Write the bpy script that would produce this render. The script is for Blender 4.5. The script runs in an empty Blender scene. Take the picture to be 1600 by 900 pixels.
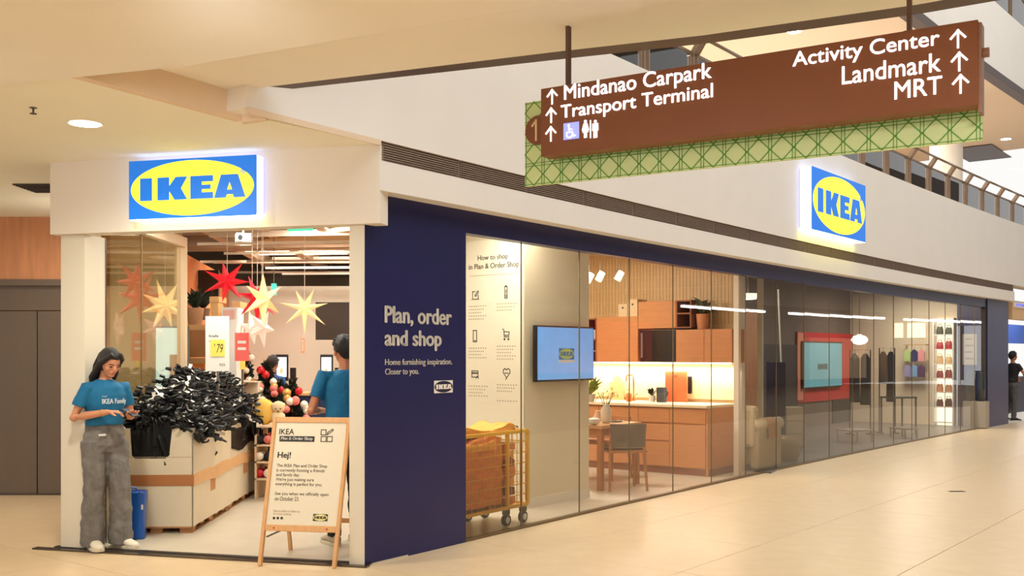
import bpy, bmesh, math, random
from mathutils import Vector, Matrix, Euler, noise
C = bpy.context; D = bpy.data
scene = C.scene; col = scene.collection
rnd = random.Random(7)
PI = math.pi
def lin(c): return c/12.92 if c <= .04045 else ((c+.055)/1.055)**2.4
def rgb(r, g, b): return (lin(r/255), lin(g/255), lin(b/255), 1)

# ------------------------------------------------------------ camera, world, lights, exposure
EYE = 1.55
cam_d = D.cameras.new('camera'); cam = D.objects.new('camera', cam_d); col.objects.link(cam)
cam_d.sensor_width = 36; cam_d.lens = 36; cam_d.shift_y = .065; cam_d.clip_start = .05; cam_d.clip_end = 300
cam.location = (0, 0, EYE); cam.rotation_euler = (PI/2, 0, 0)
scene.camera = cam
w = D.worlds.new('world'); scene.world = w; w.use_nodes = True
bg = w.node_tree.nodes['Background']; bg.inputs[0].default_value = (1.0, .985, .96, 1); bg.inputs[1].default_value = .9
scene.view_settings.view_transform = 'Standard'; scene.view_settings.look = 'None'
scene.view_settings.exposure = 0.14; scene.view_settings.gamma = 1; scene.view_settings.use_curve_mapping = False
scene.cycles.use_denoising = True
scene.cycles.max_bounces = 8; scene.cycles.transparent_max_bounces = 24
scene.cycles.sample_clamp_indirect = 4.0; scene.cycles.blur_glossy = .5

# the facade line in plan: a gentle bow from the shop corner to its far end
A0 = Vector((-1.077, 7.49)); B0 = Vector((11.11, 22.96)); LF = (B0-A0).length
DV = (B0-A0).normalized(); NV = Vector((-DV.y, DV.x)); TH0 = math.atan2(DV.y, DV.x); BOW = .22
def F(s, off=0.0):                       # off > 0 = into the shop
    u = s/LF; p = A0 + DV*s + NV*(4*BOW*u*(1-u))
    t = (DV + NV*(4*BOW*(1-2*u)/LF)).normalized(); n = Vector((-t.y, t.x))
    return p + n*off
def FA(s):
    u = s/LF; t = DV + NV*(4*BOW*(1-2*u)/LF); return math.atan2(t.y, t.x)
def fs(px, off=0.0):                     # distance along the facade seen in direction px
    k = (px-800)/1600; a, b = -4., 30.
    for _ in range(50):
        m = (a+b)/2; q = F(m, off)
        if q.x/q.y < k: a = m
        else: b = m
    return (a+b)/2
def fz(px, py, off=0.0): return EYE + (554-py)/1600*F(fs(px, off), off).y
def I(s, p, z=0.0): q = A0 + DV*s + NV*p; return Vector((q.x, q.y, z))   # straight interior frame
def pat(s, px):                          # depth into the shop on the cross plane s seen in direction px
    k = (px-800)/1600; return ((A0.x+DV.x*s) - k*(A0.y+DV.y*s))/(k*NV.y-NV.x)
def sat(p, px):
    k = (px-800)/1600; return ((A0.x+NV.x*p) - k*(A0.y+NV.y*p))/(k*DV.y-DV.x)
def at(px, py, Y): return Vector(((px-800)/1600*Y, Y, EYE+(554-py)/1600*Y))
def gnd(px, py): Y = EYE*1600/(py-554); return Vector(((px-800)/1600*Y, Y, 0))

def area(name, loc, sx, sy, power, color=(1, .9, .78), rot=(0, 0, 0), spread=None):
    l = D.lights.new(name, 'AREA'); l.shape = 'RECTANGLE'; l.size = sx; l.size_y = sy; l.energy = power; l.color = color
    if spread: l.spread = spread
    o = D.objects.new(name, l); o.location = loc; o.rotation_euler = rot; col.objects.link(o); return o
def spot(name, loc, power, color=(1, .9, .75), ang=120, blend=.8, r=.06, rot=(0, 0, 0)):
    l = D.lights.new(name, 'SPOT'); l.energy = power; l.color = color; l.spot_size = math.radians(ang); l.spot_blend = blend; l.shadow_soft_size = r
    o = D.objects.new(name, l); o.location = loc; o.rotation_euler = rot; col.objects.link(o); return o
q = F(9, -6.0)
area('atrium_light', (q.x, q.y, 11.6), 26, 9, 1500, (.94, .99, 1), (0, 0, TH0))  # unseen overhead area light added to brighten bulkhead and corridor
for x, y in ((-1.4, 2.6), (1.6, 2.4), (-3.6, .6), (.2, -1.2), (3.6, .2)):
    area('concourse_light', (x, y, 3.0), .5, .5, 40, (1, .97, .92))  # unseen fills added around the camera to light floor and shopfront
for x, tx in ((-3.0, -3.0), (-1.2, -1.5)):
    dv = Vector((tx, 7.7, 2.5))-Vector((x, 3.7, 2.95)); spot('shopfront_washer', (x, 3.7, 2.95), 80, (.96, .98, 1), 66, 1, .25, dv.to_track_quat('-Z', 'Y').to_euler())  # added spots, out of view, aimed to brighten the white fascia
spot('downlight_lamp', (-2.81, 6.74, 3.0), 120, (1, .96, .82), 165, .9, .1)
spot('downlight_lamp', (-5.6, 9.0, 3.0), 60, (1, .92, .8), 160, .9, .1)
SHOP = [(-2.5, 9.3, 45, 2.85), (-2.0, 11.6, 80, 3.05), (-2.9, 13.8, 200, 3.35), (-5.2, 14.2, 40, 3.3), (-4.4, 10.2, 30, 2.9)]
for x, y, e, z in SHOP: area('shop_light', (x, y, z), 1.0, .7, e, (1, .95, .84))  # fills added inside the shop, kept out of sight behind the fascia
for s, p, e in ((5.2, 2.0, 75), (2.3, .42, 66), (9.0, 1.6, 26), (13, 1.5, 16), (16.6, 1.2, 70)):
    q = I(s, p); area('shop_light', (q.x, q.y, 2.95), 1.2, .8, e, (1, .93, .8), (0, 0, TH0))  # further added fills brightening pillar, kitchen and far interior
q = F(24, .5); area('neighbour_light', (q.x, q.y, 2.7), 2, 2, 60, (1, .9, .85))
q = F(14, 3.5); area('gallery_light', (q.x, q.y, 7.2), 20, 4, 700, (1, .97, .92), (0, 0, TH0))

# ------------------------------------------------------------ materials
MATS = {}
def M(name, c, rough=.6, metal=0, var=0, vs=8, bump=0, bs=60, emis=0, ec=None, stretch=None, coat=0, spec=None, rot=0):
    if name in MATS: return MATS[name]
    m = D.materials.new(name); m.use_nodes = True; nt = m.node_tree; b = nt.nodes['Principled BSDF']
    b.inputs['Base Color'].default_value = c; b.inputs['Roughness'].default_value = rough; b.inputs['Metallic'].default_value = metal
    b.inputs['Coat Weight'].default_value = coat
    if spec is not None: b.inputs['Specular IOR Level'].default_value = spec
    tc = nt.nodes.new('ShaderNodeTexCoord'); mp = nt.nodes.new('ShaderNodeMapping'); nt.links.new(tc.outputs['Object'], mp.inputs[0])
    if stretch: mp.inputs['Scale'].default_value = stretch
    mp.inputs['Rotation'].default_value = (0, 0, rot)
    if var:
        n = nt.nodes.new('ShaderNodeTexNoise'); n.inputs['Scale'].default_value = vs; n.inputs['Detail'].default_value = 5
        nt.links.new(mp.outputs[0], n.inputs['Vector'])
        r = nt.nodes.new('ShaderNodeValToRGB'); r.color_ramp.elements[0].position = .3; r.color_ramp.elements[1].position = .7
        r.color_ramp.elements[0].color = tuple(max(0, v*(1-var)) for v in c[:3])+(1,)
        r.color_ramp.elements[1].color = tuple(min(1, v*(1+var)) for v in c[:3])+(1,)
        nt.links.new(n.outputs['Fac'], r.inputs[0]); nt.links.new(r.outputs[0], b.inputs['Base Color'])
    if bump:
        n2 = nt.nodes.new('ShaderNodeTexNoise'); n2.inputs['Scale'].default_value = bs; n2.inputs['Detail'].default_value = 4
        nt.links.new(mp.outputs[0], n2.inputs['Vector'])
        bp = nt.nodes.new('ShaderNodeBump'); bp.inputs['Strength'].default_value = bump; bp.inputs['Distance'].default_value = .01
        nt.links.new(n2.outputs['Fac'], bp.inputs['Height']); nt.links.new(bp.outputs[0], b.inputs['Normal'])
    if emis:
        b.inputs['Emission Color'].default_value = ec or c; b.inputs['Emission Strength'].default_value = emis
    MATS[name] = m; return m
def glass_mat(name, tint, refl, rough=0.0):
    m = D.materials.new(name); m.use_nodes = True; nt = m.node_tree; nt.nodes.clear()
    out = nt.nodes.new('ShaderNodeOutputMaterial'); mix = nt.nodes.new('ShaderNodeMixShader')
    tr = nt.nodes.new('ShaderNodeBsdfTransparent'); tr.inputs[0].default_value = tint
    gl = nt.nodes.new('ShaderNodeBsdfGlossy'); gl.inputs['Roughness'].default_value = rough; gl.inputs['Color'].default_value = (1, 1, 1, 1)
    fr = nt.nodes.new('ShaderNodeFresnel'); fr.inputs[0].default_value = 1.5
    mu = nt.nodes.new('ShaderNodeMath'); mu.operation = 'MULTIPLY'; mu.use_clamp = True; mu.inputs[1].default_value = refl
    nt.links.new(fr.outputs[0], mu.inputs[0]); nt.links.new(mu.outputs[0], mix.inputs[0])
    nt.links.new(tr.outputs[0], mix.inputs[1]); nt.links.new(gl.outputs[0], mix.inputs[2]); nt.links.new(mix.outputs[0], out.inputs[0])
    MATS[name] = m; return m
glass = glass_mat('shop_glass', (.97, .97, .94, 1), 1.25)
glass_r = glass_mat('side_glass', (.95, .93, .86, 1), .35)
glass_b = glass_mat('rail_glass', (.9, .9, .88, 1), 1.2)
white_wall = M('white_wall', rgb(240, 234, 226), .8, var=.015, vs=2)
white_trim = M('white_trim', rgb(232, 224, 208), .5)
post_mat = M('post_paint', rgb(228, 220, 202), .55)
tan_ceil = M('tan_ceiling', rgb(244, 238, 226), .85, var=.02, vs=1.5)
pink_ceil = M('bulkhead_paint', rgb(232, 208, 180), .85)
low_ceil = M('low_ceiling', rgb(246, 241, 222), .85, var=.02, vs=1)
bronze = M('bronze_trim', rgb(84, 66, 58), .5, .3)
navy = M('navy_panel', rgb(26, 28, 82), .38, var=.06, vs=3)
tile_mat = M('floor_tile', rgb(224, 197, 158), .3, var=.05, vs=5, bump=.03, bs=120)
joint_mat = M('floor_joint', rgb(150, 128, 98), .8)
concrete = M('shop_concrete', rgb(202, 190, 170), .35, var=.05, vs=3)
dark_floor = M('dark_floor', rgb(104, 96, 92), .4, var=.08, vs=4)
steel = M('brushed_steel', rgb(112, 96, 82), .42, .35, var=.05, vs=6, stretch=(40, 40, 1), bump=.05, bs=30)
dark_steel = M('dark_steel', rgb(80, 72, 62), .4, .6)
wood_wall = M('reddish_wood', rgb(196, 134, 92), .5, var=.14, vs=5, stretch=(3, 3, .35))
black = M('black_plastic', rgb(18, 18, 20), .4)
blackm = M('black_fabric', rgb(12, 13, 15), .55, spec=.3)
white_p = M('white_plastic', rgb(240, 238, 232), .4)
grey_m = M('grey_metal', rgb(120, 112, 104), .45, .5)
vent_m = M('vent_grille', rgb(146, 126, 110), .6, .2)
vent_d = M('vent_dark', rgb(56, 46, 40), .8)

# ------------------------------------------------------------ building helpers
def tag(o, label=None, cat=None, group=None, kind=None):
    if label: o['label'] = label
    if cat: o['category'] = cat
    if group: o['group'] = group
    if kind: o['kind'] = kind
    return o
def empty(name, loc=(0, 0, 0), rz=0, label=None, cat=None, group=None, kind=None):
    o = D.objects.new(name, None); col.objects.link(o); o.location = loc; o.rotation_euler = (0, 0, rz); o.empty_display_size = .1
    return tag(o, label, cat, group, kind)
def copy_tree(o, parent=None):
    c = o.copy(); col.objects.link(c); c.parent = parent
    for ch in list(o.children): copy_tree(ch, c)
    return c
class MB:
    def __init__(s): s.bm = bmesh.new()
    def box(s, x0, x1, y0, y1, z0, z1, M4=None):
        vs = [s.bm.verts.new(v) for v in ((x0, y0, z0), (x1, y0, z0), (x1, y1, z0), (x0, y1, z0), (x0, y0, z1), (x1, y0, z1), (x1, y1, z1), (x0, y1, z1))]
        for f in ((0, 3, 2, 1), (4, 5, 6, 7), (0, 1, 5, 4), (1, 2, 6, 5), (2, 3, 7, 6), (3, 0, 4, 7)): s.bm.faces.new([vs[i] for i in f])
        if M4 is not None: bmesh.ops.transform(s.bm, matrix=M4, verts=vs)
        return s
    def bar(s, p0, p1, w, h=None):            # square bar between two points
        p0, p1 = Vector(p0), Vector(p1); d = p1-p0; L = d.length; h = h or w
        q = d.to_track_quat('Z', 'Y').to_matrix().to_4x4()
        return s.box(-w/2, w/2, -h/2, h/2, 0, L, Matrix.Translation(p0) @ q)
    def prism(s, pts, z0, z1):                # plan polygon extruded in z
        a = [s.bm.verts.new((p[0], p[1], z0)) for p in pts]; b = [s.bm.verts.new((p[0], p[1], z1)) for p in pts]; n = len(pts)
        s.bm.faces.new(a[::-1]); s.bm.faces.new(b)
        for i in range(n): s.bm.faces.new((a[i], a[(i+1) % n], b[(i+1) % n], b[i]))
        return s
    def face_prism(s, pts, y0, y1):           # polygon in xz extruded along y
        a = [s.bm.verts.new((p[0], y0, p[1])) for p in pts]; b = [s.bm.verts.new((p[0], y1, p[1])) for p in pts]; n = len(pts)
        s.bm.faces.new(a); s.bm.faces.new(b[::-1])
        for i in range(n): s.bm.faces.new((a[(i+1) % n], a[i], b[i], b[(i+1) % n]))
        return s
    def tube(s, pts, r, seg=8, cap=True):     # r: number or list
        pts = [Vector(p) for p in pts]; n = len(pts); R = r if isinstance(r, (list, tuple)) else [r]*n
        rings = []; up = None
        for i, p in enumerate(pts):
            t = (pts[min(i+1, n-1)]-pts[max(i-1, 0)]).normalized()
            if up is None: up = Vector((0, 0, 1)) if abs(t.z) < .9 else Vector((0, 1, 0))
            a = t.cross(up).normalized(); b = a.cross(t).normalized(); up = b
            ra, rb = R[i] if isinstance(R[i], (tuple, list)) else (R[i], R[i])
            rings.append([s.bm.verts.new(p+a*(math.cos(2*PI*k/seg)*ra)+b*(math.sin(2*PI*k/seg)*rb)) for k in range(seg)])
        for i in range(n-1):
            for k in range(seg): s.bm.faces.new((rings[i][k], rings[i][(k+1) % seg], rings[i+1][(k+1) % seg], rings[i+1][k]))
        if cap: s.bm.faces.new(rings[0][::-1]); s.bm.faces.new(rings[-1])
        return s
    def lathe(s, prof, c=(0, 0, 0), seg=24):  # prof: (r, z)
        c = Vector(c); rings = [[s.bm.verts.new(c+Vector((r*math.cos(2*PI*k/seg), r*math.sin(2*PI*k/seg), z))) for k in range(seg)] for r, z in prof]
        for i in range(len(rings)-1):
            for k in range(seg): s.bm.faces.new((rings[i][k], rings[i][(k+1) % seg], rings[i+1][(k+1) % seg], rings[i+1][k]))
        s.bm.faces.new(rings[0][::-1]); s.bm.faces.new(rings[-1]); return s
    def rings(s, rs, seg=20):                 # horizontal ellipses (cx, cy, z, rx, ry)
        rr = [[s.bm.verts.new((cx+rx*math.cos(2*PI*k/seg), cy+ry*math.sin(2*PI*k/seg), z)) for k in range(seg)] for cx, cy, z, rx, ry in rs]
        for i in range(len(rr)-1):
            for k in range(seg): s.bm.faces.new((rr[i][k], rr[i][(k+1) % seg], rr[i+1][(k+1) % seg], rr[i+1][k]))
        s.bm.faces.new(rr[0][::-1]); s.bm.faces.new(rr[-1]); return s
    def ball(s, c, rx, ry=None, rz=None, sub=2, M4=None):
        ry = rx if ry is None else ry; rz = rx if rz is None else rz
        r = bmesh.ops.create_icosphere(s.bm, subdivisions=sub, radius=1)['verts']
        mt = Matrix.Translation(c) @ Matrix.Diagonal((rx, ry, rz, 1))
        bmesh.ops.transform(s.bm, matrix=(M4 @ mt) if M4 is not None else mt, verts=r); return s
    def quad(s, *p): s.bm.faces.new([s.bm.verts.new(v) for v in p]); return s
    def xf(s, m): bmesh.ops.transform(s.bm, matrix=m, verts=s.bm.verts[:]); return s
    def build(s, name, mat, parent=None, loc=None, rz=None, bevel=0, smooth=False, **kw):
        bmesh.ops.recalc_face_normals(s.bm, faces=s.bm.faces[:])
        me = D.meshes.new(name); s.bm.to_mesh(me); s.bm.free()
        me.materials.append(mat)
        if smooth:
            for p in me.polygons: p.use_smooth = True
        o = D.objects.new(name, me); col.objects.link(o); o.parent = parent
        if loc is not None: o.location = loc
        if rz is not None: o.rotation_euler = (0, 0, rz)
        if bevel:
            b = o.modifiers.new('bevel', 'BEVEL'); b.width = bevel; b.segments = 2; b.limit_method = 'ANGLE'; b.angle_limit = .6
        return tag(o, **kw)
_tc = {}
def text(body, x0, x1, z0, z1, mat, parent, y=0.0, depth=.004, bold=0.0, name='lettering', shear=0):
    bl = min(bold, .03)
    """letters on the parent's xz plane, bounding box x0..x1, z0..z1, standing out towards -y"""
    cu = D.curves.new('t', 'FONT'); cu.body = body; cu.extrude = 0; cu.offset = 0; cu.shear = shear; cu.resolution_u = 4
    tmp = D.objects.new('t', cu); me = D.meshes.new_from_object(tmp); D.objects.remove(tmp)
    xs = [v.co.x for v in me.vertices]; ys = [v.co.y for v in me.vertices]
    ax, bx, ay, by = min(xs), max(xs), min(ys), max(ys)
    if x1 is None: x1 = x0 + (bx-ax)*(z1-z0)/(by-ay)
    for v in me.vertices:
        v.co = ((v.co.x-ax)/(bx-ax)*(x1-x0)+x0, y, (v.co.y-ay)/(by-ay)*(z1-z0)+z0)
    bm = bmesh.new(); bm.from_mesh(me)
    if bl:                                   # heavier weight: the same outline laid beside itself
        e = bl*1.35*(z1-z0); g0 = bm.faces[:]
        for dx, dz in ((e, 0), (-e, 0), (0, e*.6), (0, -e*.6)):
            r = bmesh.ops.duplicate(bm, geom=g0); vs = [g for g in r['geom'] if isinstance(g, bmesh.types.BMVert)]; bmesh.ops.translate(bm, vec=(dx, 0, dz), verts=vs)
    if depth:
        r = bmesh.ops.extrude_face_region(bm, geom=bm.faces[:])
        vs = [g for g in r['geom'] if isinstance(g, bmesh.types.BMVert)]; bmesh.ops.translate(bm, vec=(0, -depth, 0), verts=vs)
        bmesh.ops.recalc_face_normals(bm, faces=bm.faces[:])
    bm.to_mesh(me); bm.free(); me.materials.clear(); me.materials.append(mat); me.name = name
    o = D.objects.new(name, me); col.objects.link(o); o.parent = parent; return o
def strokes(lines, th, mat, parent, x0, z0, sc, y=0, name='icon', depth=.002):
    """line drawing: lists of points in a 0..1 box -> flat bars on the xz plane"""
    b = MB()
    for ln in lines:
        for (xa, za), (xb, zb) in zip(ln, ln[1:]):
            pa = Vector((x0+xa*sc, y-depth/2, z0+za*sc)); pb = Vector((x0+xb*sc, y-depth/2, z0+zb*sc)); d = (pb-pa)
            if d.length < 1e-6: continue
            u = d.normalized(); nrm = Vector((-u.z, 0, u.x))*th/2; pa = pa-u*th/2; pb = pb+u*th/2
            pts = [(pa+nrm), (pb+nrm), (pb-nrm), (pa-nrm)]
            b.face_prism([(q.x, q.z) for q in pts], y-depth, y)
    return b.build(name, mat, parent)
def circ(cx, cz, r, n=16, a0=0, a1=2*PI, ry=None):
    return [(cx+r*math.cos(a0+(a1-a0)*i/n), cz+(ry or r)*math.sin(a0+(a1-a0)*i/n)) for i in range(n+1)]
LET = {'I': [[(0, 0), (.118, 0), (.118, 1), (0, 1)]],
       'K': [[(0, 0), (.112, 0), (.112, .40), (.163, 0), (.285, 0), (.225, .5), (.285, 1), (.175, 1), (.112, .6), (.112, 1), (0, 1)]],
       'E': [[(0, 0), (.225, 0), (.225, .27), (.112, .27), (.112, .41), (.2, .41), (.2, .6), (.112, .6), (.112, .74), (.225, .74), (.225, 1), (0, 1)]],
       'A': [[(0, 0), (.115, 0), (.128, .14), (.19, .14), (.2, 0), (.315, 0), (.24, 1), (.07, 1)]]}
def logo(parent, x0, x1, z0, z1, y, m_bg, m_oval, m_let, d=.004, reg=False, names=('blue_field', 'yellow_oval', 'lettering')):
    w, h = x1-x0, z1-z0; cx, cz = (x0+x1)/2, (z0+z1)/2
    MB().box(x0, x1, y-d, y, z0, z1).build(names[0], m_bg, parent)
    MB().face_prism([(cx+.482*w*math.cos(2*PI*i/64), cz+.465*h*math.sin(2*PI*i/64)) for i in range(64)], y-2*d, y-d).build(names[1], m_oval, parent)
    xs = {'I': .095, 'K': .235, 'E': .495, 'A': .68}; wx = {'I': .8, 'K': .82, 'E': .78, 'A': .76}
    for L in 'IKEA':
        for pl in LET[L]:
            MB().face_prism([(x0+(xs[L]+px*wx[L])*w, cz+(pz-.5)*.385*h) for px, pz in pl], y-3*d, y-2*d).build(names[2], m_let, parent)
    # counter of the last letter
    MB().face_prism([(x0+(.68+px*.76)*w, cz+(pz-.5)*.385*h) for px, pz in ((.133, .34), (.183, .34), (.158, .66))], y-3.2*d, y-2.9*d).build('letter_gap', m_oval, parent)
    if reg:
        strokes([circ(.5, .5, .5), [(.35, .2), (.35, .8), (.6, .8), (.65, .65), (.6, .5), (.35, .5)], [(.5, .5), (.68, .2)]], .05*h*.14, m_let, parent, x0+.885*w, cz+.2*h, .085*h, y-2*d, 'registered_mark', d)
# ------------------------------------------------------------ SETTING: floors
fl = empty('floor', kind='structure')
MB().box(-16, 40, -8, 40, -.08, -.012).build('joint_bed', joint_mat, fl)
TS = 1.25; S0, P0 = 1.25, -.66
tmesh = None
def inside_shop(x, y):
    v = Vector((x, y)) - A0; s = v.dot(DV); p = v.dot(NV)
    return p > 1.3 and y > 7.9-.265*(x+2)+.8 and x > -3.0 and s < 24
for i in range(-9, 24):
    for j in range(-10, 12):
        c = I(S0+(i+.5)*TS, P0-(j+.5)*TS)
        if c.y < .8 or c.y > 38 or inside_shop(c.x, c.y): continue
        if abs(c.x) > .62*c.y+2.2: continue
        if tmesh is None:
            o = MB().box(-TS/2+.003, TS/2-.003, -TS/2+.003, TS/2-.003, -.03, 0).build('tile', tile_mat, fl, bevel=.0015); tmesh = o.data
        else:
            o = D.objects.new('tile', tmesh); col.objects.link(o); o.parent = fl
            md = o.modifiers.new('bevel', 'BEVEL'); md.width = .0015
        o.location = c; o.rotation_euler = (0, 0, TH0)
MB().box(-16, 40, -8, 1.0, -.05, -.004).build('near_floor', tile_mat, fl)
# shop floor: a little raised slab
tl = Vector((-3.46, 8.12)); tr_ = Vector((-1.06, 7.50))
fp = [(tl.x, tl.y), (tr_.x, tr_.y)] + [tuple(F(s, .01)) for s in [i*1.0 for i in range(1, 19)]] + [tuple(I(18.2, 6)[:2]), tuple(I(9, 9)[:2]), (-3.2, 17.2), (-7, 17.2), (-7, 12.0), (-4.84, 12.0)]
MB().prism(fp, -.02, .012).build('floor_shop', concrete, kind='structure')
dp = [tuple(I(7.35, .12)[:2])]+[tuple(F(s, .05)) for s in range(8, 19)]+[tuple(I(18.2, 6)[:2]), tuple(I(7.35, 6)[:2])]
MB().prism(dp, .0, .018).build('floor_shop_far', dark_floor, kind='structure')  # dark tone stands in for the mall floor reflected in the glass
th = empty('trim_1', kind='structure')
ang = math.atan2(tr_.y-tl.y, tr_.x-tl.x); fr = empty('x', (tl.x, tl.y, 0), ang); fr.name = 'threshold'; fr['kind'] = 'structure'
MB().box(-.35, 2.5, -.07, -.005, .0, .012).build('metal_strip', M('threshold_metal', rgb(96, 84, 70), .25, .8), fr)
MB().box(-.2, 2.5, -.0, .05, .012, .02).build('rail_strip', M('threshold_dark', rgb(60, 52, 46), .4, .6), fr)
D.objects.remove(th)

# ------------------------------------------------------------ ceilings
Q = [(-1.58, 6.48), (.285, 5.70), (1.016, 5.42), (1.95, 4.95), (4.5, 3.3), (8, .6)]
ce = empty('ceiling', kind='structure')
MB().prism([(-2.6, 5.17), (-1.75, 6.63)]+Q+[(8, -7), (-2.6, -7)], 3.24, 3.34).build('upper_soffit', tan_ceil, ce)
MB().prism([(-10, 8.07), (-1.71, 5.36), (-1.71, -7), (-10, -7)], 3.06, 3.24).build('lower_soffit', tan_ceil, ce)
b = MB(); b.quad((-1.71, 5.36, 3.06), (1.2, 4.41, 3.239), (1.2, -7, 3.239), (-1.71, -7, 3.06)); b.quad((-1.71, 5.36, 3.06), (1.2, 4.41, 3.239), (-1.71, 5.36, 3.239)); b.build('sloped_soffit', tan_ceil, ce)
MB().prism([(-10, 11.6), (-4.8, 11.6), (-3.6, 8.2), (-.92, 7.52), (-1.0, 7.35), (-1.60, 6.62), (-1.79, 6.66), (-2.64, 5.19), (-10, 7.6)], 3.07, 3.15).build('low_ceiling_panel', low_ceil, ce)
MB().prism([(-1.75, 6.63), (-2.6, 5.17), (-2.66, 5.2), (-1.8, 6.68)], 3.068, 3.24).build('bulkhead_side', pink_ceil, ce)
MB().prism([(-1.75, 6.63), (-1.575, 6.545), (-1.57, 6.6), (-1.76, 6.7)], 3.055, 3.24).build('bulkhead_end', pink_ceil, ce)
# dark slot at the soffit edge
Qv = [Vector(q) for q in Q]
def offp(pts, d):
    out = []
    for i, p in enumerate(pts):
        t = (pts[min(i+1, len(pts)-1)]-pts[max(i-1, 0)]).normalized(); out.append(p+Vector((-t.y, t.x))*d)
    return out
Qo = offp(Qv, .18); Qo[0] = Vector((-1.40, 6.55))
sl = empty('trim_2', kind='structure')
for i in range(len(Q)-1):
    MB().prism([tuple(Qv[i]), tuple(Qv[i+1]), tuple(Qo[i+1]), tuple(Qo[i])], 3.25, 3.30).build('edge_panel', bronze, sl)

# upper bulkhead wall with the grille
SB = [-1.22, 0.0]+[i*1.0 for i in range(1, 20)]+[19.68]
def wall_strip(name, mat, ss, o1, o2, z0, z1, parent=None, kind='structure', label=None):
    b = MB(); pa = [F(s, o1) for s in ss]; pb = [F(s, o2) for s in ss]
    b.prism([tuple(p) for p in pa]+[tuple(p) for p in pb[::-1]], z0, z1)
    return b.build(name, mat, parent, kind=kind if parent is None else None, label=label)
SU = SB + [21, 22, 23.5, 25, 27]
up = empty('wall_front', kind='structure')
wall_strip('upper_bulkhead', white_wall, SU, -.15, .2, 3.10, 4.5, up)
wall_strip('cornice', pink_ceil, [-1.22, -.6, 0], -.165, -.15, 3.06, 3.10, up)
wall_strip('lower_band', white_wall, SB[1:], -.15, .2, 2.74, 2.955, up)
wall_strip('grille_back', vent_d, SB[1:], -.05, .2, 2.95, 3.11, up)
gr = empty('ventilation_grille', tuple(F(0, -.1))+(2.95,), 0, 'long brown slatted ventilation grille along the white bulkhead above the navy band', 'vent')
gi = gr.matrix_basis.inverted()
s = .02; n = 0
while s < 19.6:
    e = min(s+.92, 19.64)
    gp = empty('grille_panel', (0, 0, 0)); gp.parent = gr
    pa, pb = F(s, -.12), F(e, -.12); a = math.atan2(pb.y-pa.y, pb.x-pa.x); L = (pb-pa).length
    gp.location = (pa.x-gr.location.x, pa.y-gr.location.y, 0); gp.rotation_euler = (0, 0, a)
    b = MB(); b.box(0, .012, -.012, .0, 0, .155); b.box(L-.012, L, -.012, 0, 0, .155); b.box(0, L, -.002, 0, 0, .155)
    b.build('frame', vent_m, gp, kind='stuff')
    b = MB()
    for k in range(9): b.box(.01, L-.01, -.02, .0, .006+k*.0172, .014+k*.0172)
    b.build('slats', vent_m, gp, kind='stuff'); s = e+.012
# left fascia over the doorway
Cx = F(0, -.15); fl0 = Vector((-3.66, 8.11)); fa = math.atan2(Cx.y-fl0.y, Cx.x-fl0.x); FL = (Cx-fl0).length
fas = empty('wall_fascia', (fl0.x, fl0.y, 0), fa, kind='structure')
MB().box(0, FL, 0, .16, 2.5, 3.075).build('fascia_board', M('fascia_paint', rgb(236, 226, 212), .75), fas, bevel=.004)
MB().box(0, .1, .16, .5, 2.5, 3.07).build('fascia_return', white_wall, fas)
# door posts
dl = Vector((-3.595, 8.158)); dr = Vector((-1.077, 7.49)); da = math.atan2(dr.y-dl.y, dr.x-dl.x); DL = (dr-dl).length
dpst = empty('door_1', (dl.x, dl.y, 0), da, kind='structure')
MB().box(0, .222, 0, .26, 0, 2.5).build('door_post', post_mat, dpst, bevel=.003)
MB().box(.2, .226, .255, .265, 0, 2.5).build('door_jamb', dark_steel, dpst)
MB().box(DL-.123, DL, 0, .14, 0, 2.5).build('door_post', post_mat, dpst, bevel=.003)
# navy wall + band + far pillar (panels)
nv = empty('wall_right', kind='structure')
s728 = fs(728)
wall_strip('navy_wall', navy, [0.0, .6, s728], 0, .12, 0, 2.76, nv)
sb = [s728]+[i*1.0 for i in range(2, 18)]+[18.12]
wall_strip('navy_band', navy, sb, 0, .12, 2.555, 2.76, nv)
wall_strip('navy_pillar', navy, [18.12, 19.0, 19.68], -.02, .6, 0, 2.76, nv)
wall_strip('dark_frame', vent_d, [18.02, 18.12], .0, .1, 0, 2.555, nv)
# glass facade: one pane each
wd = empty('window_1', kind='structure')
js = [s728]+[2.03+.962*i for i in range(17)]; js = [x for x in js if x < 17.9]+[18.03]
for a, b_ in zip(js, js[1:]):
    pa, pb = F(a, .04), F(b_, .04); an = math.atan2(pb.y-pa.y, pb.x-pa.x); L = (pb-pa).length
    MB().quad((.003, 0, .02), (L-.003, 0, .02), (L-.003, 0, 2.56), (.003, 0, 2.56)).build('pane', glass, wd, (pa.x, pa.y, 0), an)
    MB().box(L-.005, L+.005, -.004, .006, .01, 2.56).build('joint', M('silicone_joint', rgb(112, 92, 60), .5), wd, (pa.x, pa.y, 0), an)
wall_strip('bottom_channel', M('channel', rgb(120, 98, 66), .4, .5), sb, .0, .05, 0.0, .02, wd)

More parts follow.
